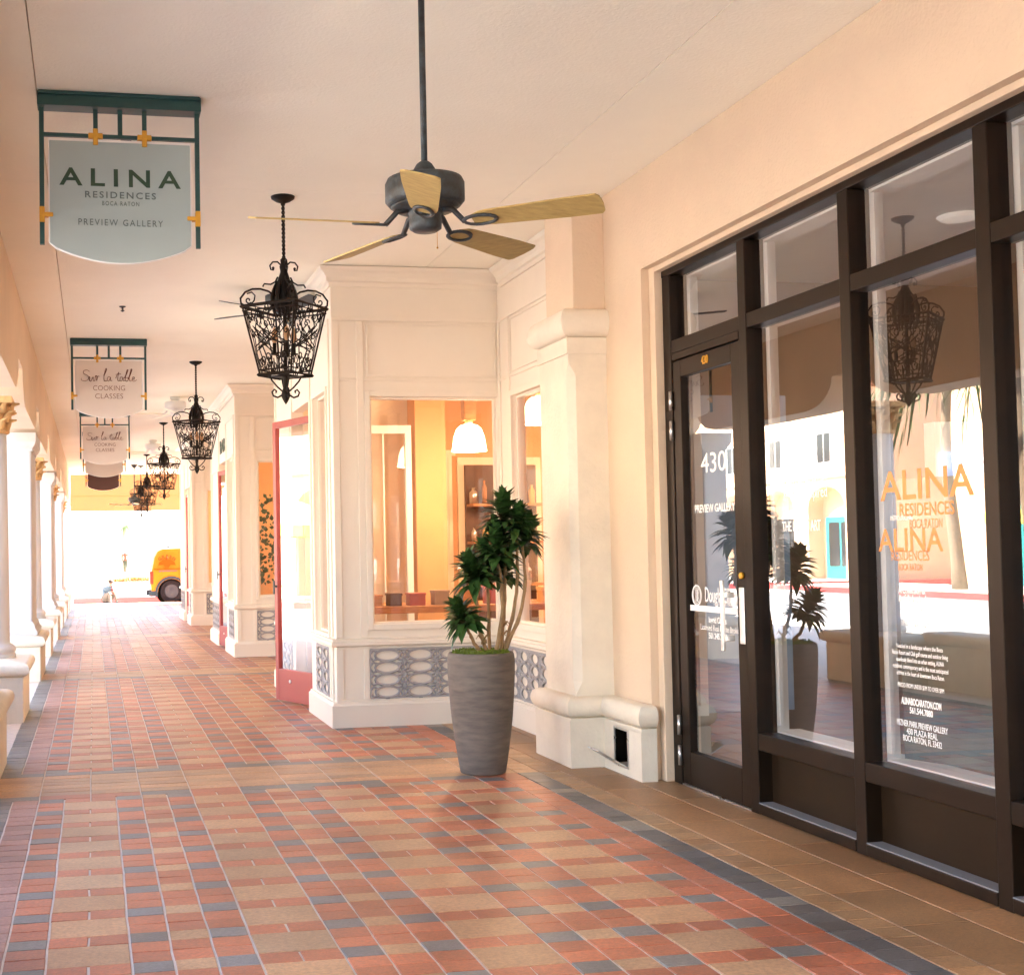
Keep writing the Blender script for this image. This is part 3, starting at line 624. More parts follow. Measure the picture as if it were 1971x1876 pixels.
LEDGE = [(0, .612), (.030, .615), (.042, .625), (.042, .650), (.030, .655), (.034, .672), (.0, .676)]
BASE = [(0, 0), (.045, 0), (.045, .165), (.030, .178), (.028, .190), (0, .192)]
CROWN = [(0, 3.40), (.015, 3.40), (.018, 3.43), (.035, 3.44), (.04, 3.47), (.065, 3.50), (.085, 3.515), (.10, 3.543), (0, 3.544)]
def shop_bay(y0, yd0, yd1, y1, label, ang, first=False):
    root = thing('shop_bay', label, 'shop bay', (XL, y0, 0), group='projecting cream shop bays')
    front = lambda u_, d, z: (XL+u_, y0-d, z)
    side = lambda u_, d, z: (XL-d, y0+u_, z)
    Lf = XW-XL
    wall_run(front, Lf-.001, (.295, 1.325, .78, 2.545), root, lat=(.265, Lf-.03))
    Ls = yd0-y0
    # side stretch next to the corner (starts clear of the front wall thickness)
    wall_run(lambda u_, d, z: (XL-d, y0+.1005+u_, z), Ls-.1005, (.14, Ls-.32, .70, 2.62), root, lat=(.14, Ls-.34), uppan=False, narrow=True)
    # beyond the door
    Lp = y1-yd1
    b = MB(); b.box(XL, XL+.10, yd1, y1, 0, Zc-.004); b.box(XL, XL+.1, yd0+.0005, yd1-.0005, 2.64, Zc-.004); b.box(XL+.1005, XW, y1-.1, y1, 0, Zc-.004)
    b.box(XL+.18, XL+.22, yd0, yd1, 2.545, 2.64)
    b.build('wall', 'cream', root)
    b = MB(lambda u_, d, z: (XL-d, yd1+u_, z)); t = .013
    for q in ((0, .06, .685, 3.134), (Lp-.06, Lp, .685, 3.134), (.12, .16, .80, 2.6), (Lp-.2, Lp-.16, .80, 2.6), (.16, Lp-.2, .8, .84), (.16, Lp-.2, 2.56, 2.6), (.06, Lp-.06, .19, .21)):
        if q[1] > q[0]: b.box(q[0], q[1], .0005, t, q[2], q[3])
    b.build('panel_moulding', 'cream', root)
    if Lp > .5:
        b = MB(lambda u_, d, z: (XL-d, yd1+u_, z)); lattice(b, Lp-.3, .215, .588, .15, .012); b.build('lattice', 'lattice', root, recalc=False)
    for pr, nm in ((LEDGE, 'ledge'), (BASE, 'base_board')):
        b = MB(); b.mould([(XL, yd0), (XL, y0), (XW, y0)], pr); b.build(nm, 'cream', root)
        b = MB(); b.mould([(XW, y1), (XL, y1), (XL, yd1)], pr); b.build(nm, 'cream', root)
    b = MB(); b.mould([(XW, y1), (XL, y1), (XL, y0), (XW, y0)], CROWN); b.build('cornice', 'cream', root)
    # red door standing ajar, hinged on the near jamb
    hx, hy = XL+.125, yd0-.02; d_ = Vector((-sin(R_(ang)), cos(R_(ang)), 0)); nn_ = Vector((d_.y, -d_.x, 0)); DL = .92
    def leaf(u_, d, z): q = Vector((hx, hy, 0)) + d_*u_ - nn_*d; return (q.x, q.y, z)
    b = MB(leaf); b.box(0, .085, -.022, .022, .02, 2.53); b.box(DL-.06, DL, -.022, .022, .02, 2.53); b.box(.085, DL-.06, -.022, .022, .02, .30); b.box(.085, DL-.06, -.022, .022, 2.47, 2.53)
    dd = b.build('door', 'red', root, bevel=.004)
    b = MB(leaf); b.quad((.085, 0, .30), (DL-.06, 0, .30), (DL-.06, 0, 2.47), (.085, 0, 2.47)); b.build('door_pane', 'doorglass', dd)
    b = MB(leaf); b.box(DL-.055, DL-.035, .022, .05, 1.03, 1.05); b.box(DL-.055, DL-.035, .044, .055, .97, 1.09); b.build('handle', 'fanmetal', dd)
    b = MB(lambda x, y, z: leaf(DL-.28+x, .022+z, .20+y)); b.lathe([(.014, 0), (.014, .01)], (0,0,0), 14); b.build('kick_stud', 'white', dd)
    b = MB(); b.box(hx-.03, hx+.03, yd0, yd0+.05, 0, 2.54); b.box(hx-.03, hx+.03, yd1-.05, yd1, 0, 2.54); b.build('door_frame', 'cream', root)
    b = MB(); b.box(XL+.1, hx-.03, yd0-.002, yd0+.012, 0, 2.64); b.box(XL+.1, hx-.03, yd1-.01, yd1+.002, 0, 2.64); b.build('door_reveal', 'cream', root)
    return root
bay1 = shop_bay(9.84, 10.90, 11.88, 13.0, 'cream panelled shop bay nearest the camera, its red door ajar and warm light inside', 20)
bay2 = shop_bay(16.85, 18.0, 18.98, 20.3, 'second cream shop bay along the arcade with black letters above its door', 9)
bay3 = shop_bay(24.5, 25.4, 26.38, 27.7, 'farthest cream shop bay at the end of the right-hand row', 6)
# letters on the second bay, seen at a steep angle
text('lettering', 'BAR', .26, 'ink', (XL-.004, 18.45, 2.86), (0, -1, 0), (0, 0, 1), bay2, fit=.75, depth=.004, bold=.006)
# window wall facing the corridor between the first bay and the pilaster
root = thing('window_wall', 'cream panelled window wall between the near shop bay and the stone pilaster', 'shop wall', (XW, 9, 0))
wall_run(lambda u_, d, z: (XW-d, 9.839-u_, z), 9.839-8.19, (.33, 1.50, .78, 2.515), root, lat=(.16, 1.58))
b = MB(); b.mould([(XW, 9.839), (XW, 8.19)], LEDGE); b.build('ledge', 'cream', root)
b = MB(); b.mould([(XW, 9.839), (XW, 8.25)], BASE); b.build('base_board', 'cream', root)
b = MB(); b.mould([(XW, 9.735), (XW, 8.19)], CROWN); b.build('cornice', 'cream', root)

# ------------------------------------------------------------------ inside the first shop
shop = thing('shop_room', 'warm orange shop interior seen through the near bay window', 'room', (4.5, 11.5, 0))
for q in ((XW+.31, 7.39, 15.2, 15.35), (7.4, 7.55, 8.3, 15.35), (XW+.31, 7.39, 8.2, 8.3)): b = MB(); b.box(*q, 0, 3.015); b.build('wall', 'orange', shop)
b = MB(); b.box(XL+.11, 7.5, 9.92, 12.9, 3.02, 3.08); b.box(XW+.102, 7.5, 8.2, 9.92, 3.02, 3.08); b.box(XW+.31, 7.5, 12.9, 15.3, 3.02, 3.08); b.build('ceiling', 'bead', shop)
b = MB(); b.box(XW+.32, 7.5, 8.2, 15.3, -.28, .004); b.box(XL+.11, XW+.32, 9.92, 12.9, 0.0, .008); b.build('room_floor', 'wood', shop)
b = MB(); b.box(3.13, 3.44, 12.42, 12.72, 0, 3.02); b.build('pier', 'orange', shop)
b = MB(); b.box(3.44, 5.2, 13.6, 13.66, 0, 3.02); b.box(5.2, 5.9, 13.6, 13.66, 2.28, 3.02); b.box(6.6, 7.4, 13.6, 13.66, 0, 3.02); b.box(5.9, 6.6, 13.6, 13.66, 2.3, 3.02); b.build('partition', 'orange', shop)
b = MB(); b.box(3.46, 3.82, 13.56, 13.599, .1, 2.36); 
for k in range(7): b.box(3.48+.05*k, 3.485+.05*k, 13.553, 13.559, .1, 2.34)
b.box(3.44, 3.86, 13.545, 13.598, 2.36, 2.42)
b.build('beadboard', 'bead', shop)
b = MB(); b.box(3.88, 3.95, 13.55, 13.60, 0, 2.34); b.box(4.75, 4.82, 13.55, 13.60, 0, 2.34); b.box(3.95, 4.75, 13.55, 13.60, 2.26, 2.34); b.build('cabinet_frame', 'bead', shop)
# glazed inner screen seen on the left of the window
ins = thing('glazed_screen', 'tall pale framed glass screen just inside the near shop window', 'glass screen', (2.9, 12.5, 0))
b = MB(); b.box(2.62, 2.68, 12.46, 12.52, .03, 2.58); b.box(3.04, 3.10, 12.46, 12.52, .03, 2.58); b.box(2.68, 3.04, 12.46, 12.52, 2.50, 2.58); b.box(2.68, 3.04, 12.46, 12.52, .03, .5); b.box(2.81, 2.825, 12.47, 12.488, .5, 2.5); b.build('frame', 'white', ins)
b = MB(); b.quad((2.68, 12.49, .5), (3.04, 12.49, .5), (3.04, 12.49, 2.5), (2.68, 12.49, 2.5)); b.build('pane', 'doorglass', ins)
cab = thing('shelf_cabinet', 'dark open cabinet with bottles on its shelves at the back of the near shop', 'cabinet', (4.35, 13.5, 0))
b = MB(); b.box(3.952, 4.748, 13.50, 13.545, .02, 2.25); b.build('back', 'darkwood', cab)
b = MB()
for z in (.5, .95, 1.4, 1.8): b.box(3.96, 4.74, 13.25, 13.499, z, z+.03)
b.build('shelf', 'wood', cab)
random.seed(11)
for z in (.98, 1.43, 1.83):
    x = 4.0
    while x < 4.68:
        h = random.uniform(.12, .26); r_ = random.uniform(.025, .045)
        b = MB(); b.lathe([(r_, 0), (r_*1.05, h*.5), (r_, h*.7), (r_*.4, h*.85), (r_*.45, h)], (x, 13.37, z), 12)
        o = b.build('bottle', random.choice(['alu', 'gold', 'bead', 'wood', 'tealdoor'])); tag(o, 'one of the small bottles and jars on the dark cabinet shelves', 'bottle', 'bottles and jars on the cabinet shelves'); x += r_*2+random.uniform(.02, .08)
tb = thing('display_table', 'long wooden display table under the pendant lamps in the near shop', 'table', (3.6, 11.4, 0))
b = MB(); b.box(2.25, 4.9, 11.0, 11.9, .80, .86); b.build('tabletop', 'wood', tb, bevel=.006)
b = MB(); b.box(2.3, 4.85, 11.05, 11.85, .35, .38); b.build('low_shelf', 'darkwood', tb)
for lx in (2.3, 4.78):
    for ly in (11.05, 11.79): b = MB(); b.box(lx, lx+.07, ly, ly+.06, 0.008, .80); b.build('leg', 'wood', tb)
items = [(2.42, .10, .10, 'wood'), (2.60, .09, .11, 'darkwood'), (2.80, .12, .11, 'red'), (3.02, .11, .13, 'roomwall'), (3.24, .12, .14, 'wood'), (3.52, .14, .17, 'red'), (3.78, .10, .20, 'bead'), (4.02, .12, .14, 'gold'), (4.30, .12, .18, 'alu')]
nm = ['first small tan box from the left', 'small dark box beside the tan box', 'low red box', 'grey square box', 'brown box before the pier', 'tall red box', 'cream canister', 'golden box', 'silvery box farthest right']
for (x, w, h, m_), nl in zip(items, nm):
    b = MB(); b.box(x-w/2-.01, x+w/2+.01, 11.12, 11.28, .8605, .8605+h*.82); b.box(x-w/2-.016, x+w/2+.016, 11.113, 11.287, .8605+h*.82, .8605+h)
    o = b.build('gift_box', m_, bevel=.003); tag(o, nl + ' on the display table in the near shop', 'box', 'boxes on the display table')
b = MB(); b.lathe([(.035, 0), (.05, .06), (.04, .13), (.03, .16)], (3.42, 11.5, .8605), 14)
for k in range(6):
    a = k*1.05; b.tube([(3.42, 11.5, .98), (3.42+.03*cos(a), 11.5+.03*sin(a), 1.15), (3.42+.06*cos(a+.4), 11.5+.06*sin(a), 1.30)], .006, 5)
o = b.build('twig_vase', 'inkgrey'); tag(o, 'dark vase of bare twigs on the display table in the near shop', 'vase')
# low shelf stock
for k in range(12):
    x = 2.45+.2*k; b = MB(); b.lathe([(.05, 0), (.075, .06), (.07, .14), (.04, .18), (.045, .20)], (x, 11.4, .3805), 14)
    o = b.build('pan', random.choice(['iron', 'alu', 'black', 'wood'])); tag(o, 'one of the pots standing on the low shelf under the display table', 'pot', 'pots on the low shelf')
# pendant lamps
def pendant():
    root = thing('pendant_lamp', 'glowing white dome pendant lamp', 'lamp', (0,0,0), group='pendant lamps in the near shop')
    b = MB(); b.lathe([(.075, .0), (.075, .02), (.06, .03)], (0,0,.57), 16); b.box(-.055, .055, -.055, .055, .28, .57); b.build('housing', 'wood', root)
    b = MB(); b.lathe([(.035, .246), (.035, .285)], (0,0,0), 14); b.build('neck', 'gold', root)
    m = M.get('lampglow')
    if not m: m = M['lampglow'] = mat('lamp_glow', (.9, .8, .65), .4, emit=(1, .72, .42), estr=1.0)
    b = MB(); b.lathe([(.04, .245), (.08, .235), (.115, .20), (.14, .13), (.152, .05), (.160, 0)], (0,0,0), 28, caps=False); b.lathe([(.156, 0), (.148, .05), (.136, .128), (.11, .195), (.07, .23), (.0, .238)], (0,0,0), 28, caps=False)
    b.build('lamp_shade', 'lampglow', root, recalc=False)
    return root
pd = pendant()
LP = [(3.38, 11.4, 'nearer to the glass, seen whole in the front window'), (3.92, 11.0, 'seen in the side window beside the pilaster'), (5.3, 12.4, 'farthest back in the shop'), (2.55, 11.9, 'over the left end of the display table')]
for i, (x, y, s_) in enumerate(LP[:3]):
    o = pd if i == 0 else copy_tree(pd)
    o.location = (x, y, 2.24 if i != 1 else 2.45); o['label'] = 'glowing white dome pendant lamp ' + s_
    ld = bpy.data.lights.new('lamp_light', 'POINT'); ld.energy = 3.2; ld.color = (1, .68, .42); ld.shadow_soft_size = .08
    lo = bpy.data.objects.new('lamp_light', ld); C.objects.link(lo); lo.parent = o; lo.location = (0, 0, -.06)
# rooms behind the two farther bays
for (a, c, lab, mm) in ((16.95, 20.2, 'golden interior with green wall behind the second bay', 'hedge'), (24.6, 27.6, 'pale interior behind the farthest bay', 'bead')):
    r2 = thing('shop_room', lab, 'room', (4, a+1, 0))
    b = MB(); b.box(XL+.12, 5.5, a+2.6, a+2.7, 0, 3.0); b.box(5.4, 5.5, a, a+2.6, 0, 3.0); b.build('wall', 'orange', r2)
    b = MB(); b.box(XL+.12, 5.5, a+.02, a+2.7, 3.0, 3.06); b.build('ceiling', 'bead', r2)
    ld = bpy.data.lights.new('lamp_light', 'POINT'); ld.energy = 3; ld.color = (1, .72, .35); ld.shadow_soft_size = .1
    b = MB(); b.lathe([(.04, .2), (.1, .18), (.14, .0)], (0, 0, 0), 20, caps=False); o = b.build('ceiling_lamp', 'lampglow', recalc=False); o.location = (2.9, a+1.0, 2.6)
    tag(o, 'glowing lamp hanging inside the ' + ('second' if a < 20 else 'farthest') + ' shop bay', 'lamp')
    lo = bpy.data.objects.new('lamp_light', ld); C.objects.link(lo); lo.parent = o; lo.location = (0, 0, -.05)
b = MB(); random.seed(5)
for k in range(420):
    x, z = random.uniform(2.15, 3.1), random.uniform(.9, 2.1); y = 17.25+random.uniform(-.12, .12); a = random.uniform(0, 6.28); s_ = random.uniform(.03, .07)
    b.quad((x, y, z), (x+s_*cos(a), y+.02, z+s_*sin(a)), (x+s_*1.4*cos(a+.5), y, z+s_*1.4*sin(a+.5)), (x+s_*cos(a+1), y-.02, z+s_*sin(a+1)))
o = b.build('shop_display', 'hedge', recalc=False); tag(o, 'green leafy window display in the second shop bay', 'plant display')

# ------------------------------------------------------------------ ceiling fans
def make_fan(a0, blade_m='blade', metal='fanmetal', rod=.76):
    root = thing('ceiling_fan', 'five-bladed ceiling fan', 'ceiling fan', (0, 0, Zc), group='ceiling fans along the arcade')
    dz = -(rod-.72); 
    def Z(z): return (0, 0, Zc + z)
    b = MB(); b.lathe([(.075, -.0), (.075, -.02), (.04, -.07), (.016, -.085)], Z(0), 20); b.build('canopy', metal, root)
    b = MB(); b.lathe([(.0125, -rod), (.0125, -.05)], Z(0), 12); b.build('downrod', metal, root)
    b = MB(); b.lathe([(.0, -.868), (.075, -.868), (.135, -.868), (.150, -.85), (.150, -.785), (.142, -.768), (.06, -.757), (.052, -.755), (.048, -.74), (.03, -.71), (.018, -.70)], Z(dz), 36)
    b.lathe([(.0, -.885), (.11, -.885), (.125, -.875), (.13, -.869)], Z(dz), 30); b.build('motor_housing', metal, root)
    b = MB(); b.lathe([(.0, -.965), (.045, -.965), (.060, -.955), (.062, -.93), (.060, -.90), (.066, -.895), (.066, -.886)], Z(dz), 28); b.build('switch_housing', metal, root)
    b = MB(); b.tube([(.045, 0, Zc-.96+dz), (.045, 0, Zc-1.02+dz)], .0012, 4); b.sphere((.045, 0, Zc-1.025+dz), .004, 8, 5); b.build('pull_chain', 'brass', root)
    for k in range(5):
        a = R_(a0 + 72*k); ex = Vector((cos(a), sin(a), 0)); ey = Vector((-sin(a), cos(a), 0)); th = R_(15)
        ew = ey*cos(th) - Vector((0, 0, 1))*sin(th); en = ex.cross(ew)
        base = Vector((0, 0, Zc-.938+dz))
        b = MB(); pts = []; nseg = 14; L0, L1 = .185, .655
        out = []
        for t in range(nseg+1):
            f = t/nseg; x = L0+(L1-L0)*f; w = .050+.018*min(1, f*1.3)
            if f < .10: w *= math.sqrt(max(.02, f/.10))*.55+.45
            out.append((x, w))
        rim = [(x, w) for x, w in out] + [(L1+.012, .050), (L1+.016, .0), (L1+.012, -.050)] + [(x, -w) for x, w in out[::-1]]
        n = len(rim)
        kk = b._a([tuple(base + ex*x + ew*y + en*.003) for x, y in rim] + [tuple(base + ex*x + ew*y - en*.003) for x, y in rim])
        b.face([kk+i for i in range(n)]); b.face([kk+n+i for i in range(n)][::-1])
        for i in range(n): j = (i+1) % n; b.face((kk+i, kk+j, kk+n+j, kk+n+i))
        bl = b.build('blade', blade_m, root)
        b = MB(); B0 = base - en*.007
        b.tube([tuple(Vector((0,0,Zc-.886+dz)) + ex*.07), tuple(Vector((0,0,Zc-.895+dz)) + ex*.11 ), tuple(B0 + ex*.155)], [.012, .011, .010], 7)
        b.tube([tuple(B0 + ex*(.215+.062*cos(2*PI*t/16)) + ew*(.034*sin(2*PI*t/16))) for t in range(16)], .0085, 6, closed=True, flat=.6)
        b.build('blade_iron', metal, bl)
    return root
f1 = make_fan(38); f1.location = (1.24, 4.7, Zc); f1['label'] = 'nearest ceiling fan, five yellow wooden blades on a long rod and mottled bronze motor'
f2 = make_fan(-2, 'fanmetal', 'fanmetal', rod=-.088)
f2.location = (1.62, 11.0, Zc); f2['label'] = 'second ceiling fan, dark, one blade showing left of the nearest lantern'
f3 = make_fan(40, 'ceil', 'white', rod=.02)
labs = ['third ceiling fan, small and pale, flush under the ceiling above the second lantern', 'fourth ceiling fan, tiny and pale, far down the corridor']
for k in range(2):
    o = f3 if k == 0 else copy_tree(f3)
    o.location = (1.15, 18.3+7.0*k, Zc); o.rotation_euler.z = R_((0, 25)[k]); o['label'] = labs[k]
o = copy_tree(f1); o.location = (1.0, 32.2, Zc); o.rotation_euler.z = R_(20); o['label'] = 'farthest ceiling fan, on a long rod near the arcade exit'

# ------------------------------------------------------------------ wrought-iron lanterns
def spiral(cx, cz, r0, a0, turns, n=16, shrink=.18, dirn=1):
    return [(cx + (r0*(1-(1-shrink)*t/n))*cos(a0+dirn*2*PI*turns*t/n), cz + (r0*(1-(1-shrink)*t/n))*sin(a0+dirn*2*PI*turns*t/n)) for t in range(n+1)]
def make_lantern():
    root = thing('iron_lantern', 'wrought-iron lantern', 'lantern', (0, 0, Zc), group='wrought-iron lanterns along the arcade')
    z0, z1 = 2.438, 2.857; h0, h1 = .160, .268        # cage: half diagonal at bottom / top
    b = MB(); b.lathe([(.0, Zc), (.075, Zc), (.072, Zc-.012), (.045, Zc-.030), (.016, Zc-.040), (.012, Zc-.055)], (0,0,0), 24); b.build('canopy', 'iron', root)
    b = MB()
    for s_ in range(2): b.tube([(.0062*cos(t*.75+s_*PI), .0062*sin(t*.75+s_*PI), Zc-.05-.365*t/60) for t in range(61)], .0062, 5)
    b.build('twisted_rod', 'iron', root)
    # central body
    b = MB(); b.lathe([(.008, 3.172), (.022, 3.157), (.020, 3.132), (.028, 3.112), (.022, 3.082), (.032, 3.052), (.050, 3.002), (.056, 2.952), (.052, 2.892), (.060, 2.852), (.046, 2.832), (.012, 2.822), (.010, 2.592), (.03, 2.582), (.03, 2.557), (.012, 2.547), (.014, 2.47)], (0,0,0), 10)
    for k in range(8):
        a = 2*PI*k/8+.2; pts = []
        for t in range(8): f = t/7; rr = .046+.028*sin(PI*f*1.0)+.012*f; pts.append((rr*cos(a), rr*sin(a), 3.022-.235*f))
        b.tube(pts, [.006, .012, .016, .018, .016, .013, .009, .004], 5, flat=.5)
    b.build('stem_body', 'iron', root)
    # cage corners and rims (diamond seen corner-on)
    dirs = [Vector((cos(a), sin(a), 0)) for a in (R_(4), R_(94), R_(184), R_(274))]
    b = MB()
    for d in dirs: b.tube([tuple(d*h1 + Vector((0,0,z1+.012))), tuple(d*h0 + Vector((0,0,z0)))], .0075, 4, sm=False)
    for h, z, r_ in ((h1+.006, z1, .0105), (h0+.012, z0, .0105), (h1-.004, z1-.028, .005), (h0+.004, z0+.03, .005)):
        b.tube([tuple(d*h + Vector((0,0,z))) for d in dirs], r_, 4, closed=True, sm=False)
    b.build('cage_frame', 'iron', root)
    for q in range(4):
        A, B = dirs[q], dirs[(q+1) % 4]; b = MB()
        def P(uu, vv):    # uu -1..1 across the face, vv 0 bottom .. 1 top
            h = h0+(h1-h0)*vv; pa = A*h; pb = B*h; mid = (pa+pb)/2; return tuple(mid + (pb-pa)/2*uu*.97 + Vector((0, 0, z0+(z1-z0)*vv)))
        def line(pts, r_=.0038): b.tube([P(x, y) for x, y in pts], r_*1.08, 4, sm=False)
        def cv(pts, r_=.0038): line(pts, r_)
        # crossing diagonals in the middle, curling into scrolls at both ends
        for sx in (-1, 1):
            for o_ in (-.28, 0.0, .28):
                line([(sx*(-.72)+o_*.4, .36+abs(o_)*.2), (sx*.0+o_, .52), (sx*.62+o_*.4, .74-abs(o_)*.2)], .0036)
            for (cx_, cy_, r0, a0, dn) in ((.62, .86, .17, PI*.9, -1), (.30, .82, .13, 0, 1), (.72, .60, .12, PI*.5, 1), (.66, .20, .20, PI*.8, 1), (.26, .24, .16, -.4, 1), (.42, .09, .12, PI, -1), (.10, .93, .08, PI, 1)):
                sp = spiral(0, 0, 1, a0, 1.15, 14, .15, dn); line([(sx*(cx_+r0*x), cy_+r0*.48*y) for x, y in sp], .0036)
            line([(sx*.86, .98), (sx*.90, .70), (sx*.80, .52), (sx*.88, .30), (sx*.84, .02)], .0034)
            line([(sx*.05, .0), (sx*.28, .14), (sx*.50, .40), (sx*.34, .62), (sx*.08, .70)], .0036)
            line([(sx*.08, 1.0), (sx*.20, .90), (sx*.46, .72), (sx*.34, .58), (sx*.06, .50)], .0036)
            line([(sx*.95, .92), (sx*.72, .78), (sx*.52, .90), (sx*.50, 1.0)], .0036)
        line([(0, 0), (0, .22)], .004); line([(0, .80), (0, 1.0)], .004)
        b.build('scroll_panel', 'iron', root, recalc=False)
    # crown scrolls and finial scrolls in the four corner planes
    for d in dirs:
        b = MB()
        def D(r_, z): return tuple(d*r_ + Vector((0,0,z)))
        def DT(pts, r_, seg=5): b.tube([D(x, z) for x, z in pts], r_, seg)
        big = [(.055, 2.927), (.10, 2.957), (.15, 2.970), (.20, 2.967), (.245, 2.947), (.275, 2.907), (.272, 2.877), (.252, 2.864)]
        DT(big, .0065)
        DT([(.235, 2.937), (.205, 2.947), (.185, 2.927), (.190, 2.897), (.205, 2.877)] , .0045)
        DT([(.225+x, 2.897+z) for x, z in spiral(0, 0, .022, PI*1.2, 1.0, 10, .2)], .0045)
        DT([(.040, 3.047), (.055, 3.017), (.085, 3.000), (.125, 3.002), (.135, 2.984)], .0055)
        DT([(.018, 3.122), (.040, 3.142), (.070, 3.140), (.088, 3.117), (.082, 3.092), (.066, 3.090), (.064, 3.104)], .0055)
        b.sphere(D(.068, 3.102), .009, 6, 5)
        b.build('crown_scroll', 'iron', root)
        b = MB(); b.tube([D(.100, z0-.006), D(.085, z0-.035), D(.050, z0-.075), D(.020, z0-.10)], .0055, 5)
        b.tube([D(.028, z0-.125), D(.050, z0-.138), D(.078, z0-.128), D(.086, z0-.105), D(.072, z0-.088), D(.058, z0-.098), D(.062, z0-.110)], .0060, 5)
        b.build('finial_scroll', 'iron', root)
    b = MB(); b.lathe([(.010, z0+.02), (.016, z0-.02), (.014, z0-.07), (.026, z0-.11), (.030, z0-.125), (.022, z0-.145), (.012, z0-.165), (.0, z0-.182)], (0,0,0), 10)
    b.lathe([(.10, z0-.004), (.11, z0-.008), (.0, z0-.009)], (0,0,0), 4, caps=False); b.build('finial', 'iron', root)
    for k in range(3):
        a = R_(30+120*k); c = (.07*cos(a), .07*sin(a), 0)
        b = MB(); b.tube([(0, 0, 2.572), (c[0]*.6, c[1]*.6, 2.557), (c[0], c[1], 2.572)], .005, 5); b.lathe([(.028, 2.577), (.022, 2.570), (.012, 2.572), (.012, 2.642)], c, 10)
        cd = b.build('candle_arm', 'iron', root)
        b = MB(); b.lathe([(.010, 2.643), (.019, 2.672), (.017, 2.702), (.004, 2.742)], c, 10); b.build('candle_bulb', 'orange', cd)
    return root
l1 = make_lantern(); l1.location = (1.175, 7.90, Zc); l1['label'] = 'largest, nearest black wrought-iron scroll lantern hanging below the fan'
labs = ['second black scroll lantern, in front of the second shop bay', 'third lantern along the corridor, its lower half bright against the exit', 'fourth lantern, small and golden near the arcade exit', 'farthest lantern, its canopy just left of the fourth']
for k in range(4):
    o = copy_tree(l1); o.location = (1.175, 7.90+7.0*(k+1) if k < 3 else 32.6, Zc); o['label'] = labs[k]

